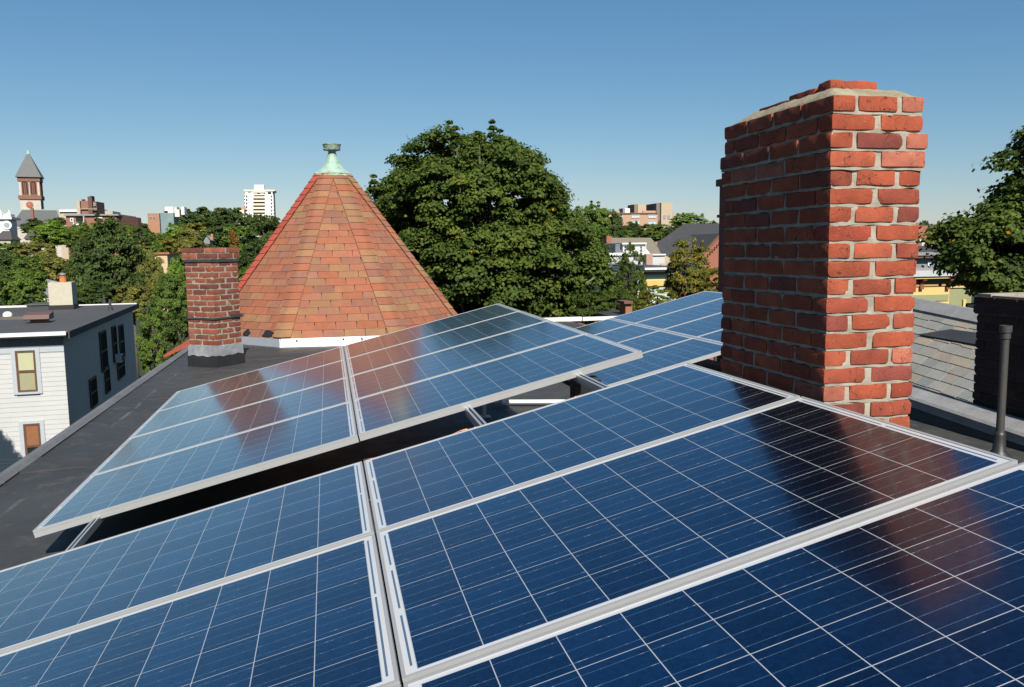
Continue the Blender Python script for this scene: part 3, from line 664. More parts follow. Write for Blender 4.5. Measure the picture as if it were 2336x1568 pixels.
# --- white clapboard house below the roof edge
h_o = at(146, 770, 28.0); yaw = math.atan2(1.0, 14.8)
H = Facade('clapboard_house', 'white clapboard house with flat dark roof and tan chimney beside the roof edge', 'house', 143, 790, 28.0, math.degrees(yaw), None, -10.5)
h = H.t; ZR = at(148, 756, 28.0)[2] - H.zg                 # height of the gutter line above its ground
m = NT('white_clapboard'); co = m.coord(); s_ = m.n('ShaderNodeSeparateXYZ'); m.l(co, s_.inputs[0])
m.set(Base_Color=m.ramp(m.noise(.8, 5, .6, co), [(.3, (.30, .305, .30)), (.7, (.345, .345, .335))]), Roughness=.55); CLAP = m.m
def siding(name, x0, x1, z0, z1, face, sgn, board=.165):    # real lapped boards, one mesh
    q = MB(); z = z0
    while z < z1:
        zt = min(z + board, z1)
        if face == 'front': q.add([(x0, -.016, z), (x1, -.016, z), (x1, -.006, zt), (x0, -.006, zt), (x0, -.002, z), (x1, -.002, z)], [(0, 1, 2, 3), (4, 5, 1, 0)])
        else: q.add([(.016, x0, z), (.016, x1, z), (.006, x1, zt), (.006, x0, zt), (.002, x0, z), (.002, x1, z)], [(0, 1, 2, 3), (4, 5, 1, 0)])
        z += board
    return obj(name, q, CLAP, h)
HX0, HX1, HD = -11.0, 0.0, 15.3; zs = ZR - .52
o = MB(); o.box((HX0, 0, 0), (HX1, HD, ZR - .03)); obj('wall', o, plain('house_sheathing', (.62, .63, .62), .7, .05), h)
siding('front_siding', HX0, HX1 + .03, 0, zs - .16, 'front', 1)
sd = siding('side_siding', 0, HD, 0, zs + .30, 'side', 1)
BLUEGREY = plain('blue_grey_trim', (.40, .44, .47), .6, .06)
o = MB(); o.box((HX0, -.035, zs - .16), (HX1 + .035, 0, zs + .02)); obj('trim_board', o, BLUEGREY, h)
o = MB(); o.box((HX0, -.04, zs + .02), (HX1 + .04, 0, zs + .36)); o.box((.001, .001, zs + .30), (.045, HD, zs + .40)); obj('frieze', o, plain('shadow_dark_frieze', (.12, .14, .16), .6, .1), h)  # frieze colour has the cornice's shadow painted in
o = MB(); o.prism_x([(-.30, zs + .36), (-.34, zs + .43), (-.38, zs + .45), (-.40, zs + .53), (0, zs + .53), (0, zs + .36)], HX0, HX1 + .18); obj('cornice', o, BLUEGREY, h)
o = MB(); o.box((HX0, -.46, ZR - .09), (HX1 + .22, -.40, ZR + .03)); o.box((HX0, -.405, ZR - .02), (HX1 + .21, -.30, ZR + .005)); obj('gutter', o, M['white_paint'], h)
o = MB(); o.box((HX0 - .1, -.39, ZR - .03), (HX1 + .26, HD + .2, ZR)); o.prism_y([(HX1 + .16, ZR), (HX1 + .30, ZR + .02), (HX1 + .30, ZR - .22), (HX1 + .261, ZR - .22), (HX1 + .261, ZR - .001)], -.3, HD + .2); obj('roof', o, plain('dark_roof_felt', (.062, .062, .064), .8, .2, 1.2, .2), h)
o = MB(); o.box((HX0, HD + .12, ZR + .001), (-3.5, HD + .25, ZR + .09)); o.box((-3.4, HD + .12, ZR + .001), (HX1 + .2, HD + .25, ZR + .05)); obj('rear_edge', o, M['white_metal'], h)
BROWN = plain('brown_sash', (.12, .055, .03), .5, .2); SHADE = plain('pale_roller_blind', (.44, .45, .27), .7, .06); SHADE2 = plain('drab_blind', (.30, .29, .17), .7, .08); ORB = plain('orange_blind', (.24, .10, .04), .6, .12)
def sash_window(x0, y0, x1, y1, ins, cols, split):
    a, zt = H.loc(x0, y0); b_, zb = H.loc(x1, y1); q = MB(); w_ = ins
    q.box((a, -.06, zb), (a + w_, .0, zt)); q.box((b_ - w_, -.06, zb), (b_, .0, zt)); q.box((a + w_, -.06, zt - w_ * .7), (b_ - w_, .0, zt)); q.box((a + w_ - .05, -.09, zb), (b_ - w_ + .05, .0, zb + .07))
    f = obj('window', q, BLUEGREY, h)
    q = MB(); a2, b2, t2, l2 = a + w_, b_ - w_, zt - w_ * .7, zb + .07; r_ = .07; mid = l2 + (t2 - l2) * split
    q.box((a2, -.045, l2), (a2 + r_, -.005, t2)); q.box((b2 - r_, -.045, l2), (b2, -.005, t2)); q.box((a2 + r_, -.045, t2 - r_), (b2 - r_, -.005, t2)); q.box((a2 + r_, -.045, l2), (b2 - r_, -.005, l2 + r_)); q.box((a2 + r_, -.05, mid - .04), (b2 - r_, -.005, mid + .04))
    obj('sash', q, BROWN, f)
    q = MB(); q.box((a2 + r_, -.028, mid + .04), (b2 - r_, -.012, t2 - r_)); obj('upper_pane', q, cols[0], f)
    q = MB(); q.box((a2 + r_, -.024, l2 + r_), (b2 - r_, -.010, mid - .04)); obj('lower_pane', q, cols[1], f)
sash_window(24, 795, 98, 897, .13, (SHADE, SHADE2), .50)
sash_window(43, 962, 110, 1075, .13, (ORB, GLASS), .52)
SCREEN = plain('insect_screen', (.022, .022, .023), .9, .3, 3, 0, 0, 60, .05)
def side_win(yy, wd, zt, zb, extra=False):                  # windows of the shaded side wall
    q = MB(); f_ = .06
    q.box((.001, yy, zb), (.07, yy + f_, zt)); q.box((.001, yy + wd - f_, zb), (.07, yy + wd, zt)); q.box((.001, yy + f_, zt - f_), (.07, yy + wd - f_, zt)); q.box((.001, yy + f_, zb), (.08, yy + wd - f_, zb + f_)); zz = (zt + zb) / 2; q.box((.03, yy + f_, zz - .03), (.06, yy + wd - f_, zz + .03))
    f = obj('window', q, plain('dark_sash', (.05, .045, .04), .5, .2), h); q = MB(); q.box((.002, yy + f_ * .5, zb + f_ * .5), (.045, yy + wd - f_ * .5, zt - f_ * .5)); obj('pane', q, SCREEN, f); return f
def side_loc(x, y):
    d = ray(x, y); o0 = H.o; t = ((o0 - EYE) @ H.e) / (d @ H.e); p = EYE + d * t; return (p - o0) @ H.n, p[2] - H.zg
for x0, y0, x1, y1, k in ((222, 757, 241, 856, 0), (251, 744, 263, 834, 1), (267, 742, 280, 826, 0), (199, 866, 219, 937, 0), (234, 838, 248, 905, 0), (262, 815, 283, 870, 0)):
    ya, zt = side_loc(x0, y0); yb, _ = side_loc(x1, y0); _, zb = side_loc((x0 + x1) / 2, y1)
    f = side_win(ya + (yb - ya) * .1, (yb - ya) * .78, zt - .05, zb + .1)
    if k:
        q = MB(); ym = (ya + yb) / 2; q.box((.05, ym - .26, zb + .06), (.30, ym + .26, zb + .42)); ac = obj('air_conditioner', q, WFR, f)
        q = MB(); q.box((.301, ym - .20, zb + .11), (.31, ym + .20, zb + .37)); obj('grille', q, M['dark_metal'], ac)
# roof furniture of the white house (top-level: each rests on its roof)
def roof_pt(x, y):
    return on_z(x, y, H.zg + ZR)
p = roof_pt(140, 707); cz = thing('stucco_chimney', 'tan stucco chimney with clay pot on the flat roof of the white house', 'chimney', tuple(p), yaw)
dcam = (p - EYE) @ MW[:, 2]; sc = dcam / FPX; wq = 52 * sc
o = MB(); o.box((-wq / 2, 0, .0), (wq / 2, 1.1, .22)); obj('base', o, M['tar_shadow_black'], cz)
o = MB(); o.box((-wq / 2 + .04, .04, .22), (wq / 2 - .04, 1.06, 62 * sc)); obj('stack', o, TANST, cz)
zt = 62 * sc; o = MB(); o.lathe([(.16, zt), (.15, zt + .25), (.17, zt + .26), (.17, zt + .30), (.13, zt + .30)], 14, .05, .5); obj('clay_pot', o, plain('terracotta', (.50, .17, .06), .8, .1), cz)
o = MB(); o.lathe([(.02, zt + .34), (.14, zt + .35), (.14, zt + .41), (.02, zt + .44)], 12, .05, .5); o.lathe([(.20, zt), (.20, zt + .06), (.02, zt + .07)], 14, -.38, .5); obj('cap', o, M['alu_dull'], cz)
p = roof_pt(90, 704); sk = thing('roof_hatch', 'low dark hatch beside the tan chimney on the white house roof', 'hatch', tuple(p), yaw); o = MB(); o.box((-.55, 0, 0), (.75, 1.6, .16)); obj('curb', o, M['dark_metal'], sk); o = MB(); o.box((-.62, -.06, .16), (.82, 1.66, .22)); obj('lid', o, plain('hatch_lid', (.09, .095, .10), .5), sk)
p = roof_pt(88, 737); bv = thing('roof_vent', 'rust brown hooded vent on the white house roof near its gutter', 'vent', tuple(p), yaw); BRV = plain('brown_vent_metal', (.13, .07, .055), .5, .15)
o = MB(); o.box((-.28, 0, 0), (.28, .4, .14)); obj('base', o, BRV, bv); o = MB(); o.prism_x([(-.25, .16), (-.12, .32), (.55, .40), (.55, .14), (-.2, .13)], -.46, .42); obj('hood', o, BRV, bv)
p = roof_pt(18, 727); o = MB(); o.lathe([(.18, 0), (.18, .14), (.16, .22), (.09, .28), (.01, .29)], 14); wv_ = obj('dome_vent', o, M['white_paint'], smooth=True, loc=tuple(p)); tag(wv_, 'small white domed vent on the white house roof by the brown vent', 'vent')
p = roof_pt(40, 729); o = MB(); o.box((-3.2, -.07, 0), (.9, .07, .12)); rb_ = obj('timber_curb', o, plain('weathered_timber', (.12, .11, .09), .9, .2), loc=tuple(p)); rb_.rotation_euler = (0, 0, yaw); tag(rb_, 'weathered timber curb lying across the white house roof', 'timber')
for x, y, hp, lab in ((252, 708, 25, 'dark stack vent nearer the gutter on the white house roof'), (238, 692, 18, 'thin dark stack vent near the rear edge of the white house roof')):
    p = roof_pt(x, y); s2 = ((p - EYE) @ MW[:, 2]) / FPX; o = MB(); o.lathe([(.10, 0), (.10, hp * s2 * .35), (.06, hp * s2 * .38), (.06, hp * s2)], 12); tag(obj('stack_vent', o, M['iron'], loc=tuple(p)), lab, 'vent', 'stack vents on the white house roof')
# overhead wires in front of the white house
for k, (ya, yb) in enumerate(((1052, 1033), (1044, 1026))):
    a, b_ = at(-60, ya + 6, 23), at(280, yb - 30, 25); o = MB(); o.tube(sag(a, b_, .25), .012, 6)
    tag(obj('overhead_wire', o, M['black_plastic'], smooth=True), ('lower' if k == 0 else 'upper') + ' black wire crossing in front of the white house window', 'wire', 'overhead wires')
a, b_ = at(1338, 645, 25), at(1414, 586, 37); o = MB(); o.tube(sag(a, b_, .1), .022, 6); tag(obj('service_wire', o, plain('grey_wire', (.25, .24, .22), .6)), 'grey wire slanting through the leaves right of the big maple', 'wire')

# --- church and its neighbours on the hill
GRAN = plain('grey_granite', (.50, .455, .39), .9, .18, .6, .3, 0, 4); BRST = plain('brownstone', (.23, .105, .065), .85, .15, 1); SLT = plain('church_slate', (.105, .11, .11), .7, .12, .8)
ch_ = Facade('church', 'granite church with square clock tower and pyramid slate spire on the hill', 'church', 88, 440, 260, 9)
a0, zt = ch_.loc(41, 404); b0, zb = ch_.loc(88.5, 404); Wt = b0 - a0; _, zbelt = ch_.loc(70, 450.5); _, z1b = ch_.loc(70, 446); _, z2b = ch_.loc(70, 455)
o = MB(); o.box((a0, 0, 0), (b0, Wt, zt)); obj('tower', o, GRAN, ch_.t)
o = MB(); o.box((a0 - .35, -.35, z2b), (b0 + .35, Wt + .35, z1b)); obj('belt_course', o, BRST, ch_.t); o = MB(); o.box((a0 - .25, -.25, zt - 1.3), (b0 + .25, Wt + .25, zt)); obj('cornice', o, BRST, ch_.t)
_, zap = ch_.loc(71, 346, Wt / 2); cxm = (a0 + b0) / 2; e_ = .75
o = MB(); o.add([(a0 - e_, -e_, zt), (b0 + e_, -e_, zt), (b0 + e_, Wt + e_, zt), (a0 - e_, Wt + e_, zt), (cxm, Wt / 2, zap)], [(0, 1, 4), (1, 2, 4), (2, 3, 4), (3, 0, 4), (3, 2, 1, 0)]); obj('spire', o, SLT, ch_.t)
o = MB(); o.lathe([(.55, zap - .9), (.3, zap), (.1, zap + .6), (.03, zap + 1.6)], 10, cxm, Wt / 2); obj('finial', o, M['verdigris'], ch_.t)
DARK = plain('dark_opening', (.012, .012, .014), .8)
def arch(q, cx, w_, z0, z1, y0, y1, axis=0):
    P = [(cx - w_, z0), (cx + w_, z0), (cx + w_, z1)] + [(cx + w_ * math.cos(t), z1 + w_ * math.sin(t)) for t in np.linspace(0, math.pi, 9)[1:-1]] + [(cx - w_, z1)]
    if axis == 0: q.prism_y(P, y0, y1)
    else: q.prism_x(P, y0, y1)
for ax in (0, 1):
    for cx in (.30, .70):
        _, za = ch_.loc(60, 444.5); _, zs_ = ch_.loc(60, 417); c_ = a0 + Wt * cx if ax == 0 else Wt * cx
        q = MB(); arch(q, c_, Wt * .175, za, zs_, *((-.16, .1) if ax == 0 else (b0 - .1, b0 + .16)), axis=ax); f = obj('belfry_window', q, BRST, ch_.t)
        q = MB(); arch(q, c_, Wt * .130, za + .3, zs_ - .2, *((-.2, .0) if ax == 0 else (b0, b0 + .2)), axis=ax); d_ = obj('opening', q, DARK, f)
        q = MB()
        for k in (-.35, .35): q.box((c_ + k * Wt * .115 - .12, -.26, za + .3), (c_ + k * Wt * .115 + .12, -.201, zs_)) if ax == 0 else q.box((b0 + .201, c_ + k * Wt * .115 - .12, za + .3), (b0 + .26, c_ + k * Wt * .115 + .12, zs_))
        obj('mullion', q, BRST, f)
xc, zc = ch_.loc(67.9, 467.3); P = np.array
def disc(cx, cz, r_, y0, y1, axis=0):
    q = MB(); pl = [(cx + r_ * math.cos(t), cz + r_ * math.sin(t)) for t in np.linspace(0, 2 * math.pi, 25)[:-1]]
    q.prism_y(pl, y0, y1) if axis == 0 else q.prism_x(pl, y0, y1); return q
for ax in (0, 1):
    c_ = xc if ax == 0 else Wt * .5; lim = (-.15, .05) if ax == 0 else (b0 - .05, b0 + .15)
    f = obj('clock', disc(c_, zc, 1.0, *lim, ax), plain('red_clock_face', (.34, .10, .055), .7), ch_.t)
    q = MB()
    if ax == 0: q.box((c_ - .06, -.2, zc), (c_ + .06, -.151, zc + .6)); q.box((c_ - .55, -.2, zc + .0), (c_ - .06, -.151, zc + .12))
    else: q.box((b0 + .151, c_ - .06, zc), (b0 + .2, c_ + .06, zc + .6))
    obj('hand', q, plain('gilt', (.6, .38, .10), .4), f)
l0, zr = ch_.loc(52, 481.5, -3); l1, _ = ch_.loc(132, 479, -3); lb, zb_ = ch_.loc(26, 504, -8); rb__, _ = ch_.loc(149, 492, -8)
o = MB(); o.add([(l0, -5, zr), (l1, -5, zr), (lb, -12, zb_ - 2), (rb__, -12, zb_ - 2), (rb__, 2, zb_ - 2), (lb, 2, zb_ - 2)], [(2, 3, 1, 0), (3, 4, 1), (4, 5, 0, 1), (5, 2, 0)]); obj('nave_roof', o, SLT, ch_.t)
o = MB(); o.tube([(l0, -5, zr + .1), (l1, -5, zr + .1)], .35, 6); o.tube([(l1, -5, zr + .1), (rb__, -12, zb_ - 1.9)], .25, 6); obj('ridge', o, M['verdigris'], ch_.t)
o = MB(); o.box((lb, -12, 0), (rb__, 2, zb_ - 2)); obj('nave_wall', o, GRAN, ch_.t)
x0, z1 = ch_.loc(69.5, 475, -12); x1, z0 = ch_.loc(78, 502, -12); o = MB(); o.box((x0, -12.6, z0 - 3), (x1, -11.2, z1)); obj('chimney', o, BRST, ch_.t)

WH = plain('pale_blue_white_wood', (.72, .75, .76), .6, .05, 1)
cu = Facade('white_cupola_house', 'white classical building with corner pinnacles and round window below the church tower', 'building', 20, 500, 200, 6)
cu.box('wall', -30, 500, 24, 560, WH, 0, 8, True); cu.box('cornice', -32, 495, 28, 500.5, WFR, -.6, 8.6); cu.box('attic', -10, 488, 22, 495, WH, .8, 6)
for x in (1, 20):
    a, z0 = cu.loc(x, 495); _, z1 = cu.loc(x, 479); q = MB(); q.lathe([(.45, z0), (.45, z0 + .5), (.25, z0 + .6), (.42, z0 + 1.0), (.28, (z0 + z1) / 2), (.05, z1)], 10, a, .5); obj('pinnacle', q, WFR, cu.t, smooth=True)
a, z = cu.loc(16, 514); f = obj('round_window', disc(a, z, 1.05, -.2, .05), WFR, cu.t); obj('pane', disc(a, z, .62, -.25, -.19), plain('pale_round_pane', (.30, .34, .38), .4, .1, 2), f)
for x0, y0, x1, y1, dd, lab in ((-20, 526, 27, 547, 150, 'dark hipped roof house below the white classical building'), (51, 524, 78, 545, 170, 'small grey gabled house between tree crowns below the church')):
    hb = Facade('hillside_house', lab, 'house', (x0 + x1) / 2, y1, dd, 5, 'small houses among the hillside trees'); a, zt = hb.loc(x0, y0); b_, zb = hb.loc(x1, y1)
    q = MB(); q.box((a + .3, .3, 0), (b_ - .3, 7, zb)); obj('wall', q, plain('buff_wall', (.42, .38, .30), .8), hb.t)
    q = MB(); mcx = (a + b_) / 2; q.add([(a, 0, zb), (b_, 0, zb), (b_, 7.3, zb), (a, 7.3, zb), (mcx - (b_ - a) * .2, 3.6, zt), (mcx + (b_ - a) * .2, 3.6, zt)], [(0, 1, 5, 4), (1, 2, 5), (2, 3, 4, 5), (3, 0, 4), (3, 2, 1, 0)]); obj('roof', q, plain('dark_shingle', (.075, .065, .065), .85, .2), hb.t)

BK = plain('far_red_brick', (.27, .125, .085), .9, .12, .8); TAN = plain('tan_concrete', (.46, .38, .28), .85, .08, .8)
ap = Facade('apartment_block', 'long low red brick apartment block with flat roof and balcony above the trees', 'apartments', 268, 500, 190, -3)
ap.box('wall', 150, 492, 268, 530, BK, 0, 14, True); ap.box('roof_edge', 148, 489.5, 272, 492.2, plain('slate_blue_fascia', (.22, .26, .28), .6), -.5, 14)
a, zt = ap.loc(268.4, 492.2); b_, _ = ap.loc(314, 492.2, 11); q = MB(); q.add([(a, .02, 0), (b_, 11, 0), (b_, 11, zt), (a, .02, zt), (a, 14, 0), (a, 14, zt), (b_, 14, 0), (b_, 14, zt)], [(0, 1, 2, 3), (1, 6, 7, 2), (6, 4, 5, 7), (3, 2, 7, 5)]); obj('end_wall', q, BK, ap.t)
for x0, x1, y0, y1, mu in ((160, 168, 497.5, 506, 1), (218, 234, 496, 504.5, 3)): ap.window(x0, y0, x1, y1, WFR, GLASS, mu, .18, .1, rail=False)
bl = ap.box('balcony', 171, 507, 196, 514, M['white_paint'], -1.3, 0); ap.box('recess', 173, 495, 194, 507, GLASS, -.06, .1); ap.box('post', 193.5, 494, 196, 514, M['white_paint'], -1.2, -.1)
pt = Facade('brick_stair_tower', 'brick rooftop tower with tan side and tall stack behind the low apartment block', 'building', 207, 470, 215, -3)
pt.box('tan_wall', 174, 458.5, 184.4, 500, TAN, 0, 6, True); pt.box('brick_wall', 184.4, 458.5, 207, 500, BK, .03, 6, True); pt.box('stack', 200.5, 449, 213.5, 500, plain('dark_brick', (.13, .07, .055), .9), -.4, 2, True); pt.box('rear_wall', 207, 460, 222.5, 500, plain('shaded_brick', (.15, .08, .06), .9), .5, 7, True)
pt.box('string_course', 184, 476.6, 222, 477.8, TAN, -.45, 0); pt.window(213.6, 463.5, 217.5, 469.5, WFR, GLASS, 1, .15, -.3); pt.box('stack_cap', 205, 447.5, 211, 449, DARK, -.3, 1.5); pt.box('roof_fan', 186, 455, 192, 458.5, DARK, 1, 2)
wh = Facade('flat_roof_hall', 'long white roofed hall between the church and the brick rooftop tower', 'building', 155, 482, 235, -2); wh.box('wall', 134, 483.5, 180, 500, TAN, .5, 9, True); wh.box('roof_band', 135, 478.5, 178, 483.5, WFR, 0, 9)
wh2 = Facade('flat_roof_annex', 'low tan annex to the right of the brick rooftop tower', 'building', 245, 486, 225, -2); wh2.box('wall', 219, 482, 258, 500, TAN, .3, 8, True); wh2.box('penthouse', 219.5, 477, 233, 482, WFR, 1, 6)

OB = plain('orange_brick', (.37, .19, .11), .9, .1, .8)
ob = Facade('orange_brick_block', 'orange brick block with glass wing on the hill right of the apartment block', 'building', 365, 500, 330, 0)
ob.box('wall', 336, 487, 365, 520, OB, 0, 14, True); ob.window(340, 494.5, 347, 501, plain('grey_win_frame', (.3, .3, .3), .5), GLASS, 2, .2, .1, rail=False); ob.window(348.5, 494.5, 355.5, 501, plain('grey_win_frame2', (.3, .3, .3), .5), GLASS, 2, .2, .1, rail=False)
ob.box('glass_wing', 365.3, 486, 397, 510, plain('blue_green_glass', (.20, .28, .29), .15, .2, .4), .8, 14, True)
for x0, y0, x1, y1, mt in ((376, 472, 396, 486, WFR), (396.2, 472.4, 404, 486, plain('pale_shaded', (.52, .52, .50), .8)), (398, 478, 410, 495, plain('off_white', (.66, .61, .54), .8)), (412.5, 472, 421, 490, WFR), (373, 481.5, 383, 486, plain('brown_box', (.24, .11, .08), .8))):
    ob.box('rooftop_block', x0, y0, x1, y1, mt, 1.2 if x0 < 397 else .5, 7)
CR = plain('cream_concrete', (.74, .66, .52), .8, .04, .4); CW = plain('white_concrete', (.80, .77, .70), .8, .04, .4)
hr = Facade('apartment_tower', 'cream high-rise apartment tower with stacked balconies on the far hill', 'tower', 592, 470, 520, 0)
hr.box('body', 556.5, 434, 626.5, 515, CW, 0, 18, True); hr.box('penthouse', 580, 421.8, 602.5, 433, CW, 3, 12); hr.box('parapet', 556, 433, 627.5, 436.2, CR, -.4, 18)
hr.box('center_bay', 577.5, 436.3, 605, 440, CR, -.6, 0)
for k in range(8):
    y = 446 + k * 8.05
    if y < 500:
        bl = hr.box('balcony', 577.5, y + 2.6, 604.5, y + 7.0, CR, -1.5, 0); hr.box('balcony_opening', 579, y - .6, 604, y + 2.6, DARK, -.12, .05)
        for x0, x1 in ((557.2, 558.8), (624, 626.3)): hr.box('corner_opening', x0 - .2, y - .4, x1 + .4, y + 2.4, DARK, -.15, .4)
        for x0, x1 in ((561, 564.5), (617.5, 620.5)): hr.box('window', x0, y + .2, x1, y + 4.6, GLASS, -.1, .1)
for x0, x1 in ((586.5, 593), (602, 604.6), (610.5, 619), (621.5, 625), (557.5, 559.5), (565, 573)): hr.box('window', x0, 438.2, x1, 443 if x0 != 565 else 439.6, GLASS, -.1, .1)
lw = Facade('cream_annex', 'cream low wing with salmon roof adjoining the high-rise tower', 'building', 550, 490, 515, 0); lw.box('wall', 541, 479, 558, 510, CW, 0, 8, True); lw.box('roof', 541.5, 473, 560, 479, plain('salmon_roof', (.52, .26, .16), .8), .4, 8)
gh = Facade('hillside_house', 'small white gabled house with brick chimney deep in the wooded hillside', 'house', 470, 548, 190, 0, 'small houses among the hillside trees')
GHW = plain('weathered_white_wall', (.22, .225, .22), .7); a, zt = gh.loc(464, 539); b_, zb = gh.loc(478, 549); q = MB(); q.prism_y([(a, zb - 6), (b_, zb - 6), (b_, zb), ((a + b_) / 2, zt), (a, zb)], .3, 6); obj('wall', q, GHW, gh.t); q = MB(); q.add([(a - .3, 0, zb), ((a + b_) / 2, 0, zt + .2), (b_ + .3, 0, zb), (a - .3, 6.3, zb), ((a + b_) / 2, 6.3, zt + .2), (b_ + .3, 6.3, zb)], [(0, 1, 4, 3), (1, 2, 5, 4)]); obj('roof', q, plain('grey_roof', (.30, .31, .32), .8), gh.t); gh.box('chimney', 480.5, 534, 486.5, 548, OB, 1, 2)
ts = Facade('stucco_house', 'tan stucco house wall glimpsed between trees right of the big dark tree', 'house', 372, 600, 70, 0); ts.box('wall', 352, 580, 386, 660, plain('warm_stucco', (.58, .42, .25), .9, .08), 0, 6, True); ts.box('roof', 351, 576.5, 387, 580.2, plain('rust_coping', (.36, .12, .06), .8), -.15, 6.2)
bg_ = Facade('brick_gable_house', 'brick gable house with white raking trim behind the tan stucco chimney', 'house', 105, 690, 52, 8); a, z0 = bg_.loc(90, 676); b_, z1 = bg_.loc(125, 692); _, zt = bg_.loc(90, 663)
q = MB(); q.box((a, .2, 0), (b_, 7, z1)); q.prism_y([(a + .25, z1), (b_, z1), (a + .25, z0)], .2, 7); obj('wall', q, plain('gable_brick', (.32, .12, .08), .9), bg_.t); q = MB(); q.add([(a - .3, 0, z0 + .05), (b_ + .3, 0, z1), (b_ + .3, 5, zt + .1), (a - .3, 5, zt + .6)], [(0, 1, 2, 3)]); q.add([(a - .3, 0, z0 - .1), (b_ + .3, 0, z1 - .15), (b_ + .3, 5, zt - .05), (a - .3, 5, zt + .45)], [(3, 2, 1, 0)]); obj('roof', q, plain('grey_shingle', (.22, .22, .21), .85), bg_.t); q = MB(); q.add([(a - .3, -.05, z0 - .12), (b_ + .3, -.05, z1 - .15), (b_ + .3, -.05, z1 + .08), (a - .3, -.05, z0 + .1)], [(0, 1, 2, 3)]); obj('rake_trim', q, WFR, bg_.t)

# --- right of the maple
PE = plain('peach_brick', (.44, .28, .19), .9, .07, .8); PT = plain('beige_tower_brick', (.46, .36, .25), .9, .07, .8)
pb = Facade('peach_apartment_block', 'peach brick apartment block with beige roof towers beyond the maple', 'apartments', 1497, 500, 210, 0)
pb.box('wall', 1388, 487.5, 1500, 540, PE, 0, 14, True); pb.box('roof_edge', 1388, 486, 1500, 487.6, BRST, -.3, 14); pb.box('tower', 1506.5, 463, 1531, 540, PT, -.6, 8, True); pb.box('tower_side', 1497.5, 464, 1506.3, 540, plain('shaded_tower_brick', (.20, .17, .14), .9), .2, 8, True); pb.box('penthouse', 1455, 466.5, 1474, 486, PT, 2, 7); pb.box('penthouse_side', 1447, 466.5, 1454.8, 486, plain('ph_shaded_side', (.22, .17, .12), .9), 2.2, 7); pb.box('lift_house', 1425.5, 475.5, 1436.7, 486, WFR, 1, 4); pb.box('lift_house_side', 1421, 475.5, 1425.4, 486, plain('lift_shaded_side', (.25, .26, .27), .9), 1.2, 4); pb.box('roof_wall', 1467, 481, 1497, 486, PE, .6, 1); pb.box('annex', 1531.2, 482, 1536, 540, PE, 1, 8, True); pb.box('roof_hut', 1397, 482, 1414, 486, PE, 3, 6)  # side boxes are darker copies of their fronts, shade painted in
for y0, y1 in ((490, 498), (504, 512)):
    for x0, x1 in ((1404, 1420), (1440, 1459), (1478.5, 1497)): pb.window(x0, y0, x1, y1, plain('alu_win', (.42, .44, .46), .4), plain('pale_curtain', (.55, .58, .58), .3, .15, .3), 3, .16, .12, rail=False)
for x0, x1 in ((1511, 1516), (1520.5, 1525.5)):
    a, zt = pb.loc(x0, 491.5); b_, zb = pb.loc(x1, 500); q = MB(); q.box((a, -.7, zb), (b_, -.55, zt)); obj('window', q, plain('tower_win', (.25, .28, .3), .2), pb.t)
SHG = plain('charcoal_roof_shingle', (.045, .045, .048), .85, .2, 2); RB = plain('orange_red_brick', (.30, .115, .07), .9, .12, 2, .3, 0, 8)
rg = Facade('gabled_brick_hall', 'big charcoal roofed brick hall with corbelled gable left of the tall chimney', 'building', 1610, 600, 62, 0)
def q3(*pts): return [np.append(np.array(rg.loc(x, y, dy)), 0)[[0, 2, 1]] + np.array([0, dy, 0]) for x, y, dy in pts]
q = MB(); V_ = q3((1561, 511, 9), (1720, 510, 9), (1498, 554, 2), (1508, 582, .5), (1720, 630, .5)); q.add(V_, [(2, 3, 4, 1, 0)]); obj('roof', q, SHG, rg.t)
q = MB(); V_ = q3((1601, 585, .0), (1650, 533, .0), (1700, 590, 0), (1700, 660, 0), (1601, 660, 0)); q.add(V_ + [v_ + np.array([0, .3, 0]) for v_ in V_], [(0, 4, 3, 2, 1), (0, 1, 6, 5), (1, 2, 7, 6)]); obj('gable_wall', q, RB, rg.t)
q = MB(); V_ = [v_ + np.array([0, .3, .02]) for v_ in V_[:3]]; q.add(V_ + [v_ + np.array([0, 5.5, 0]) for v_ in V_], [(0, 1, 4, 3), (1, 2, 5, 4)]); obj('gable_roof', q, SHG, rg.t)
q = MB()
for i in range(9):
    t_ = i / 9; x, y = 1604 + 46 * t_, 589 - 48 * t_; a, z = rg.loc(x, y + 3); q.box((a - .04, -.1, z - .14), (a + .06, .0, z + .06))
obj('corbels', q, plain('dark_corbel', (.14, .05, .035), .9), rg.t)
q = MB(); V_ = q3((1600, 583, -.1), (1650, 530, -.1), (1650, 533, -.1), (1601, 586, -.1)); q.add(V_ + [v_ + np.array([0, .35, 0]) for v_ in V_], [(3, 2, 1, 0), (0, 1, 5, 4), (2, 3, 7, 6)]); obj('rake_coping', q, BRST, rg.t)
q = MB(); V_ = q3((1618, 553, 1), (1652, 512, 6), (1700, 512, 6), (1700, 560, 1), (1640, 558, .4)); q.add(V_, [(0, 4, 3, 2, 1)]); obj('cross_roof', q, SHG, rg.t)
q = MB(); a, _ = rg.loc(1510, 590); b_, zz = rg.loc(1700, 640); q.box((a, .6, 0), (b_, 10, zz)); obj('wall', q, RB, rg.t)
oh = Facade('olive_roofed_house', 'house with olive brown hipped roof and brick end chimney beyond the grey flat roofs', 'house', 1440, 580, 56, 0)
def q4(F_, *pts): return [np.array([F_.loc(x, y, dy)[0], dy, F_.loc(x, y, dy)[1]]) for x, y, dy in pts]
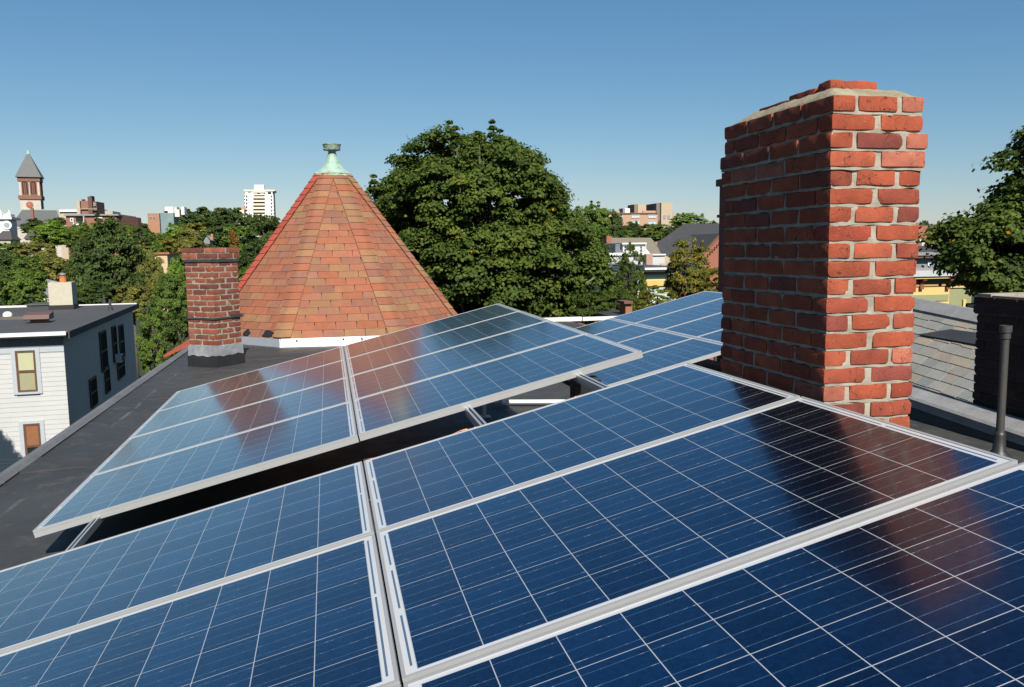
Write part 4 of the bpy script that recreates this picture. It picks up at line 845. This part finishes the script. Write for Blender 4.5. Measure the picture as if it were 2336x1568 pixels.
q = MB(); q.add(q4(oh, (1391, 542.7, 4), (1485, 542.7, 4), (1508, 580, 0), (1380, 580, 0)), [(3, 2, 1, 0)]); q.add(q4(oh, (1391, 542.7, 4), (1485, 542.7, 4), (1500, 560, 8), (1380, 560, 8)), [(0, 1, 2, 3)]); q.add(q4(oh, (1485, 542.7, 4), (1508, 580, 0), (1500, 560, 8)), [(0, 1, 2)]); obj('roof', q, plain('olive_shingle', (.20, .175, .13), .9, .1, 2), oh.t)
oh.box('wall', 1382, 580, 1506, 640, plain('grey_clapboard', (.45, .46, .45), .7), .2, 7.5, True); oh.box('chimney', 1383.5, 539, 1395, 572, RB, 1.5, 2.3)
gf = Facade('grey_flat_roof_house', 'pale grey flat roofed house with white parapets and a roof box beyond the street trees', 'house', 1440, 600, 46, 0); GW = plain('pale_grey_wall', (.50, .51, .50), .75, .06, 1)
gf.box('wall', 1370, 582, 1478, 660, GW, 0, 8, True); gf.box('parapet', 1369, 578, 1474, 582, WFR, -.12, 8); gf.box('roof_box', 1421, 557, 1474, 579, GW, 1.5, 6); gf.box('roof_box_side', 1404, 557, 1420.8, 579, plain('shaded_grey_wall', (.13, .14, .16), .8), 1.7, 6); gf.box('roof_box_coping', 1420, 554.5, 1475, 557, WFR, 1.35, 6.1); gf.box('chimney', 1467, 580, 1481, 606, plain('pinkish_brick', (.40, .25, .19), .9, .2, 6), -.5, .2); gf.box('bay', 1481.5, 582.5, 1510, 601, GW, -.4, 3); gf.box('bay_coping', 1480.5, 580, 1511, 582.5, WFR, -.5, 3.1)  # roof box side is a darker copy of its wall, painted as shade
a, z = gf.loc(1492, 579.5); q = MB(); q.add([(a - .18, 1, z), (a + .18, 1, z), (a + .18, 1.36, z), (a - .18, 1.36, z), (a, 1.18, z + .28)], [(0, 1, 4), (1, 2, 4), (2, 3, 4), (3, 0, 4)]); obj('roof_pyramid', q, WFR, gf.t)
mh = Facade('mint_house', 'mint green bay fronted house with white cornice peeping through the turning trees', 'house', 1500, 640, 38, 0)
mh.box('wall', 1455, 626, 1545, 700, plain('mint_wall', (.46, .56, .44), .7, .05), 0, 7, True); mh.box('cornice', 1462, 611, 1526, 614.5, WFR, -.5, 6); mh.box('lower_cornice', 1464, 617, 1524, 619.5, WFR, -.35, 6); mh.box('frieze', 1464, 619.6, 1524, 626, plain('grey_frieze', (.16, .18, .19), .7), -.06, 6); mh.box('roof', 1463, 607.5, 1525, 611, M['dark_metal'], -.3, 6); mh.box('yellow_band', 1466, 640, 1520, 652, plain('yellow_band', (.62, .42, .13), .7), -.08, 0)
# tall stack behind the main chimney, on a lower house
tb = thing('brick_chimney', 'slim dark brick chimney with ledged top just behind the tall near chimney', 'chimney', tuple((at(1641, 560, 14) + np.array([.30, 0, 0])) * np.array([1, 1, 0]) + np.array([0, 0, -10.5])))
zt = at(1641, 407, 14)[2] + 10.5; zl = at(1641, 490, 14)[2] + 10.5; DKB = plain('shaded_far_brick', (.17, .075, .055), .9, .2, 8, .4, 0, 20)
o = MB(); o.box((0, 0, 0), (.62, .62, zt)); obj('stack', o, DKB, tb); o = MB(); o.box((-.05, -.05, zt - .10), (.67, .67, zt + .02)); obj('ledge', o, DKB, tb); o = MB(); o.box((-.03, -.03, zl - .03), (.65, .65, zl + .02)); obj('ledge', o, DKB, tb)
# small roof and chimney peeping above the far parapet
sr = Facade('low_dark_house', 'low dark roofed house with small brick chimney just beyond the far parapet', 'house', 1430, 726, 24, 0, None, -10.5); sr.box('roof', 1398, 722.5, 1470, 735, M['dark_metal'], 0, 3); sr.box('wall', 1400, 735, 1468, 760, RB, .1, 2.9, True); sr.box('chimney', 1427, 693, 1442, 724, RB, .5, 1.0); sr.box('chimney_cap', 1424, 688, 1444, 693, DKB, .4, 1.1)
# --- right edge: red house, dark flat roof, yellow bracketed house
rh = Facade('red_brick_house', 'stepped red brick house with white trim far behind the olive and yellow house', 'house', 2110, 540, 120, 0); rh.box('wall', 2070, 530, 2135, 570, RB, 0, 8, True); rh.box('trim', 2070, 547.5, 2121, 550, WFR, -.3, .2); rh.box('upper_wall', 2075, 528, 2126, 547, RB, 2, 8); rh.box('tower', 2080, 515, 2116, 528, RB, 2.5, 7); rh.box('gable', 2080, 508, 2096, 515, RB, 3, 6); rh.box('dormer', 2094, 539, 2114, 547, M['grey_metal'], .2, 2)
for x0, x1 in ((2102, 2108), (2121, 2128)): rh.window(x0, 554, x1, 562, WFR, GLASS, 1, .12, .1)
df = Facade('dark_flat_house', 'dark flat roofed house with grey walls between red brick and yellow houses', 'house', 2115, 590, 62, 0); df.box('wall', 2060, 588, 2160, 640, plain('blue_grey_wall', (.20, .23, .24), .8), 0, 8, True); df.box('eaves', 2055, 582, 2165, 588, plain('brown_eaves', (.08, .06, .055), .8), -.5, 8); df.box('roof', 2055, 562, 2165, 578, M['dark_metal'], 2, 8); df.box('roof_edge', 2055, 577, 2165, 582, M['grey_metal'], -.6, 3); df.window(2115, 597, 2122, 608, WFR, GLASS, 1, .1, .1)
YEL = plain('yellow_clapboard', (.66, .45, .17), .7, .05, 2); OLV = plain('olive_clapboard', (.26, .27, .13), .75, .06, 2); RBR = plain('red_bracket', (.22, .06, .035), .7)
yh = Facade('yellow_house', 'yellow and olive clapboard house with red brackets under its grey metal roof', 'house', 2150, 650, 27, 0, None, -10.5)
yh.box('wall', 2040, 645, 2163, 720, YEL, 0, 6, True); yh.box('side_bay', 2163.5, 656, 2214, 720, OLV, .10, 6, True); yh.box('bay_frieze', 2168, 645, 2213, 656, YEL, .05, 6); yh.box('olive_band', 2040, 675, 2162, 686, OLV, -.03, 0); yh.box('corner_board', 2198, 684, 2203, 720, YEL, .04, .1); yh.box('frieze_line', 2040, 651, 2160, 652.2, plain('ochre_line', (.40, .25, .08), .7), -.04, 0)
yh.box('eave_shadow_strip', 2040, 633, 2242, 646, plain('painted_eave_shadow', (.10, .09, .05), .8), -.02, .1); yh.box('eave_trim', 2040, 629, 2240, 632.6, YEL, -.26, 5); yh.box('roof', 2035, 612, 2214, 624, M['grey_metal'], -.2, 6); yh.box('roof_edge', 2035, 618.5, 2216, 628, plain('pale_zinc', (.46, .47, .50), .4, .08), -.32, -.2)  # dark strip flush on the wall paints the shadow under the eave
yh.window(2205, 692, 2240, 725, WFR, GLASS, 2, .09, -.02, rail=False)
for x in (2100, 2160, 2213):
    a, zt = yh.loc(x, 634); _, zb = yh.loc(x, 660); q = MB(); q.prism_x([(-.24, zt), (-.22, zt - .08), (-.14, zt - .14), (-.08, zb + .16), (-.10, zb), (-.031, zb), (-.031, zt)], a - .06, a + .08); obj('bracket', q, RBR, yh.t)

# ------------------------------------------------------------------ trees
def leaf_cloud(rng, lobes, nclump, per, leaf, csize, flat=.55, shoots=0, fill=.35, floor=-1e9):
    """leaf-sized quads gathered in branch-end clumps over the surface of a union of lobes"""
    L = np.array(lobes, float); vol = L[:, 3] * L[:, 4] + L[:, 3] * L[:, 5]; pr_ = vol / vol.sum()
    cen = []; out = []
    ph = rng.uniform(0, 6.28, (5, 3)); fq = rng.uniform(1.2, 3.4, (5, 3))
    tries = 0
    while len(cen) < nclump and tries < nclump * 40:
        tries += 1; k = rng.choice(len(L), p=pr_); d = rng.normal(size=3); d /= np.linalg.norm(d)
        wob_ = 1 + .11 * sum(math.sin(fq[j] @ d * 2.2 + ph[j, 0]) for j in range(5)) / 2
        rad = (rng.uniform(fill, 1.0) ** .42) * wob_; p = L[k, :3] + d * L[k, 3:6] * rad
        if p[2] < floor: continue
        if rad < .98 and any(((p - l[:3]) / l[3:6] @ ((p - l[:3]) / l[3:6])) < .5 for j, l in enumerate(L) if j != k): continue
        cen.append(p); out.append(d)
    for _ in range(shoots):
        k = rng.choice(len(L), p=pr_); d = np.array([rng.normal() * .55, rng.normal() * .55, 1.0]); d /= np.linalg.norm(d); base = L[k, :3] + d * L[k, 3:6] * 1.02
        for s_ in range(3): cen.append(base + np.array([0, 0, s_ * csize * .52])); out.append(np.array([0, 0, 1.0]) * (1 if s_ else 1))
    cen = np.array(cen); out = np.array(out); n_ = len(cen); N = n_ * per
    ci = np.repeat(np.arange(n_), per); cs = csize * rng.uniform(.55, 1.25, n_)
    if shoots: cs[-3 * shoots:] = csize * np.tile([.42, .34, .22], shoots)
    d = rng.normal(size=(N, 3)); d /= np.linalg.norm(d, axis=1, keepdims=True); d[:, 2] = np.abs(d[:, 2]) * 1.0 - .25
    off = d * (rng.uniform(.2, 1, N) ** .5 * np.where(rng.rand(N) < .18, 1.35, 1.0))[:, None] * cs[ci][:, None]; off[:, 2] *= flat
    P = cen[ci] + off
    nrm = d * .7 + out[ci] * .35 + np.array([0, 0, .55]) + rng.normal(size=(N, 3)) * .45; nrm /= np.linalg.norm(nrm, axis=1, keepdims=True)
    a = np.cross(nrm, rng.normal(size=(N, 3))); a /= np.linalg.norm(a, axis=1, keepdims=True) + 1e-9; b_ = np.cross(nrm, a)
    s_ = leaf * rng.uniform(.6, 1.25, N)[:, None]
    V_ = np.stack([P - a * s_ * .62, P + b_ * s_ * .42 - nrm * s_ * .10, P + a * s_ * .62 - nrm * s_ * .12, P - b_ * s_ * .42], 1).reshape(-1, 3)
    clump_t = rng.normal(.42, .16, n_); tone_ = np.clip(clump_t[ci] + rng.normal(0, .16, N), 0, .87); tone_[rng.rand(N) < .0010] = 1.15
    return V_, np.repeat(tone_, 4), cen
def quad_mesh(name, V_, tone_):
    n_ = len(V_) // 4; me = bpy.data.meshes.new(name); me.vertices.add(len(V_)); me.vertices.foreach_set('co', V_.ravel().astype(np.float32))
    me.loops.add(4 * n_); me.loops.foreach_set('vertex_index', np.arange(4 * n_, dtype=np.int32)); me.polygons.add(n_)
    me.polygons.foreach_set('loop_start', np.arange(0, 4 * n_, 4, dtype=np.int32)); me.polygons.foreach_set('loop_total', np.full(n_, 4, dtype=np.int32))
    me.update(calc_edges=True); ca = me.color_attributes.new('tint', 'FLOAT_COLOR', 'POINT'); cc = np.stack([tone_] * 3 + [np.ones_like(tone_)], 1); ca.data.foreach_set('color', cc.ravel().astype(np.float32)); return me
def limbs(rng, base, top_, cen, r0, nl):
    q = MB(); base = np.array(base, float); top_ = np.array(top_, float); mid = [base + (top_ - base) * t for t in np.linspace(0, 1, 6)]
    mid = [p_ + rng.normal(0, r0 * .35, 3) * np.array([1, 1, 0]) * (0 if i == 0 else 1) for i, p_ in enumerate(mid)]
    q.tube(mid, [r0 * (1 - .75 * t) for t in np.linspace(0, 1, 6)], 9)
    for k in rng.choice(len(cen), min(nl, len(cen)), replace=False):
        t = rng.uniform(.35, .95); s_ = base + (top_ - base) * t; e_2 = cen[k]; m_ = (s_ + e_2) / 2 + np.array([0, 0, -.12 * np.linalg.norm(e_2 - s_)])
        q.tube([s_, m_, e_2], [r0 * .34 * (1.1 - t * .6), r0 * .2, r0 * .05], 6)
    return q
def unique_tree(name, label, cat, base, lobes, seed, nclump, per, leaf, csize, mat, r0, shoots=0, nl=40, floor=-1e9, fill=.35, flat=.55, group=None):
    rng = np.random.RandomState(seed); t = thing(name, label, cat, tuple(base), 0, group); base = np.array(base, float)
    lb_ = [(np.append(np.array(l[:3]) - base, l[3:])) for l in lobes]
    V_, to, cen = leaf_cloud(rng, lb_, nclump, per, leaf, csize, flat, shoots, fill, floor - base[2])
    me = quad_mesh('crown', V_, to); me.materials.append(mat); obj('crown', me, None, t)
    tp = np.array(lb_[0][:3]) + np.array([0, 0, lb_[0][5] * .55]); obj('trunk', limbs(rng, (0, 0, 0), tp, cen, r0, nl), M['trunk'], t, smooth=True); return t
def lobe(x, y, depth, hx, hz, ry=None):
    p_ = at(x, y, depth); s_ = depth / FPX; return (*p_, hx * s_, ry if ry else hx * s_, hz * s_)
D0 = 30.0; bx_ = at(1120, 600, D0)
unique_tree('maple_tree', 'huge round green maple tree rising behind the turret and panels', 'tree', (bx_[0], bx_[1], -10.5),
            [lobe(1085, 510, D0, 215, 195), lobe(1075, 630, D0, 215, 150), lobe(1235, 620, D0 - 1, 150, 140), lobe(1190, 510, D0, 110, 120), lobe(925, 555, D0, 80, 90), lobe(1330, 660, D0 - 1.5, 70, 85), lobe(985, 440, D0, 95, 85), lobe(1140, 420, D0, 100, 85), lobe(890, 480, D0, 50, 65)],
            5, 1350, 190, .112, .45, G['maple'], .42, 34, 70, -3.6, .55, .85)
bx_ = at(2390, 620, 14)
unique_tree('maple_tree', 'leafy maple with a few orange leaves at the right above the dark wide chimney', 'tree', (bx_[0], bx_[1], -10.5),
            [lobe(2400, 400, 14, 95, 125), lobe(2390, 470, 14, 110, 150), lobe(2275, 570, 14, 125, 75), lobe(2420, 600, 14.3, 150, 140), lobe(2290, 640, 13.7, 75, 45), lobe(2310, 500, 14, 60, 60)], 31, 430, 160, .078, .30, G['maple'], .2, 10, 40, -.6, .4, .8)

VAR = []
def variant(seed, nclump, per, leaf, csize, lobes):
    rng = np.random.RandomState(seed); V_, to, cen = leaf_cloud(rng, lobes, nclump, per, leaf, csize, .8, 4, .5)
    V_[:, :2] = np.clip(V_[:, :2], -1.25, 1.25); me = quad_mesh('crown', V_, to); me.materials.append(None)
    tr = limbs(rng, (0, 0, -.9), (0, 0, .5), cen, .075, 22); tr.tube([(0, 0, -4.0), (0, 0, -.88)], [.095, .075], 9); tr = tr.mesh('trunk', True); tr.materials.append(M['trunk']); return me, tr
LB = [[(0, 0, 0, .8, .8, .85), (.3, .2, -.3, .65, .65, .55), (-.35, -.1, -.25, .62, .62, .6), (.1, -.3, .35, .55, .55, .5)],
      [(0, 0, .1, .7, .7, .85), (.4, 0, -.25, .55, .6, .6), (-.4, .1, -.05, .55, .55, .65)],
      [(0, 0, -.1, .85, .85, .7), (.25, -.2, .3, .5, .5, .5), (-.3, .2, .25, .5, .5, .55), (0, .4, -.3, .5, .5, .5)]]
for i in range(3): VAR.append(variant(50 + i, 170, 120, .066, .21, LB[i]))           # middle distance
for i in range(3): VAR.append(variant(70 + i, 100, 75, .098, .25, LB[i]))             # far
for i in range(2): VAR.append(variant(90 + i, 230, 110, .048, .15, LB[i]))          # near
trk = random.Random(17)
def tree(x, ytop, ybot, hw, depth, mat, label, group=None, var=None, name='leafy_tree'):
    top_, bot = at(x, ytop, depth), at(x, ybot, depth); cz_ = (top_[2] + bot[2]) / 2; hz = (top_[2] - bot[2]) / 2; s_ = hw * depth / FPX; gz_ = min(terrain(top_[0], top_[1]), bot[2] - .8)
    kv = var if var is not None else (trk.randrange(6, 8) if depth < 40 else trk.randrange(0, 3) if depth < 150 else trk.randrange(3, 6))
    me, tm = VAR[kv]; t = thing(name, label, 'tree', (top_[0], top_[1], gz_), trk.uniform(0, 6.28), group)
    c = bpy.data.objects.new('crown', me); C.objects.link(c); c.parent = t; c.location = (0, 0, cz_ - gz_); c.scale = (s_, s_, hz); c.material_slots[0].link = 'OBJECT'; c.material_slots[0].material = G[mat]
    q = bpy.data.objects.new('trunk', tm); C.objects.link(q); q.parent = t; hh = cz_ - gz_; q.location = (0, 0, hh); q.scale = (s_, s_, hz); return t
HG = 'trees of the wooded hillside'
for x, yt, hw, mt in ((172, 506, 26, 'mid'), (214, 511, 28, 'bright'), (255, 508, 30, 'dark'), (292, 506, 24, 'mid'), (318, 512, 22, 'dark')): tree(x, yt, 575, hw, 135, mt, {'mid': 'mid green', 'bright': 'bright green', 'dark': 'dark green'}[mt] + ' tree crown hiding the foot of the long brick apartment block', HG + ', under the apartments, ' + mt)
SKY = 'dark green tree on the hill skyline between the orange brick block and the high-rise'
for x, yt, yb, hw in ((345, 506, 545, 30), (378, 498, 545, 32), (424, 474, 535, 36), (462, 470, 535, 36), (504, 471, 535, 38), (533, 471, 540, 28)):
    tree(x, yt, yb, hw, 420, 'dark', SKY, HG)
for x, yt, yb, hw in ((563, 487, 540, 18), (598, 487, 545, 36), (626, 494, 550, 24)): tree(x, yt, yb, hw, 430, 'dark', 'green tree standing before the foot of the high-rise tower', HG)
for x, yt, yb, hw, dp, mt in ((322, 508, 560, 22, 300, 'dark'), (350, 528, 585, 42, 250, 'mid'), (405, 510, 565, 36, 260, 'bright'), (442, 506, 575, 42, 250, 'olive'), (492, 500, 580, 44, 250, 'dark'), (545, 512, 595, 42, 240, 'mid'), (602, 505, 600, 52, 230, 'dark'), (640, 530, 600, 30, 220, 'mid'),
                             (335, 545, 615, 46, 160, 'mid'), (385, 540, 605, 42, 165, 'yellow'), (432, 540, 605, 42, 160, 'olive'), (482, 556, 615, 42, 150, 'dark'), (532, 560, 625, 38, 150, 'mid'), (580, 548, 645, 42, 140, 'dark'),
                             (405, 575, 655, 42, 105, 'bright'), (452, 585, 660, 52, 105, 'mid'), (515, 590, 680, 46, 100, 'dark'), (570, 600, 700, 50, 95, 'mid'), (355, 610, 680, 36, 85, 'olive'), (348, 575, 700, 24, 55, 'olive'), (398, 592, 700, 26, 55, 'bright'), (372, 625, 720, 22, 50, 'mid')):
    tree(x, yt, yb, hw, dp, mt, {'dark': 'dark green', 'mid': 'mid green', 'bright': 'bright green', 'olive': 'olive brown', 'yellow': 'yellowing'}[mt] + ' tree in the wooded hillside between the white house and the turret', HG + ', ' + mt)
tree(531, 524, 566, 11, 200, 'orange', 'small orange tree in the hillside woods below the high-rise tower')
for x, yt, yb, hw, dp, mt, lab in ((78, 498, 545, 32, 200, 'dark', 'dark tree in front of the church roof'), (118, 503, 568, 48, 130, 'bright', 'bright green tree below the church and apartment block'), (185, 508, 575, 36, 120, 'mid', 'green tree just below the apartment block balcony'), (135, 495, 520, 22, 200, 'dark', 'small dark tree at the right end of the church roof'),
                                   (20, 548, 610, 45, 120, 'mid', 'green tree below the dark hipped roof at the picture edge'), (75, 548, 620, 50, 110, 'olive', 'olive tree below the small grey gabled house'), (45, 580, 660, 60, 80, 'mid', 'broad green tree above the roof of the white house, behind the dark one'), (120, 575, 680, 62, 85, 'olive', 'brownish tree behind the tan stucco chimney'),
                                   (-5, 560, 720, 40, 45, 'dark', 'dark tree cut by the picture edge beyond the white house roof'), (48, 600, 725, 52, 42, 'mid', 'yellow-green tree standing close behind the white house roof'), (245, 504, 720, 78, 60, 'dark', 'big dark green tree behind the rear edge of the white house roof'), (190, 530, 700, 48, 66, 'dark', 'dark tree leaning against the big dark tree, church side'), (315, 555, 700, 38, 66, 'olive', 'olive tree at the right flank of the big dark tree'),
                                   (210, 640, 730, 55, 50, 'dark', 'low dark tree directly behind the stack vents of the white house'), (300, 640, 740, 40, 48, 'olive', 'low olive tree right of the stack vents'),
                                   (388, 612, 800, 56, 27, 'mid', 'leafy tree between the white house and the small brick chimney, topmost crown'), (345, 690, 905, 50, 25, 'mid', 'leafy tree hugging the shaded wall of the white house'), (405, 705, 905, 55, 22, 'dark', 'dark leafy tree just outside the roof edge by the small brick chimney')):
    tree(x, yt, yb, hw, dp, mt, lab)
for x, yt, yb, hw, dp, mt, lab in ((1345, 462, 600, 55, 70, 'mid', 'green tree rising at the right flank of the huge maple'), (1398, 485, 590, 34, 75, 'dark', 'dark green tree before the left end of the peach block'), (1442, 508, 562, 36, 120, 'dark', 'dark tree below the peach block windows'), (1492, 506, 556, 40, 115, 'mid', 'green tree below the beige tower of the peach block'), (1540, 514, 560, 26, 110, 'dark', 'dark tree between the peach block and the charcoal roof'), (1572, 485, 525, 46, 150, 'bright', 'bright yellow-green tree above the charcoal roof'),
                                   (1418, 520, 570, 26, 100, 'mid', 'low green tree above the olive hipped roof'), (1625, 505, 525, 20, 170, 'mid', 'small far tree at the end of the charcoal ridge'), (1442, 548, 745, 38, 29, 'maple', 'slender maple in front of the grey flat roofed house'), (1405, 650, 770, 52, 27, 'maple', 'low maple between the huge maple and the slender one'), (1572, 538, 740, 70, 31, 'yellow', 'turning maple with yellow leaves in front of the charcoal roof'), (1635, 605, 720, 45, 30, 'yellow', 'turning maple half hidden by the tall chimney'), (1500, 648, 745, 58, 28, 'yellow', 'low turning maple in front of the mint green house'), (1345, 655, 780, 62, 26, 'maple', 'dark low maple beside the far parapet'),
                                   (2145, 505, 560, 26, 100, 'olive', 'olive tree beside the red brick house'), (2108, 503, 530, 14, 200, 'dark', 'tiny dark tree above the red brick house')):
    tree(x, yt, yb, hw, dp, mt, lab)
pc = at(12, 1045, 28) + 9.5 * np.array(to_sun)
rx_ = FPX * ((pc - EYE) @ MW[:, 0]) / ((pc - EYE) @ MW[:, 2]) + 1168; ry_ = FPX * ((pc - EYE) @ MW[:, 1]) / ((pc - EYE) @ MW[:, 2]) + 784; dz_ = (pc - EYE) @ MW[:, 2]
tree(rx_ - 15, ry_ - 45, ry_ + 105, 62, dz_, 'dark', 'tree standing outside the view whose shadow falls on the white house', None, 4)
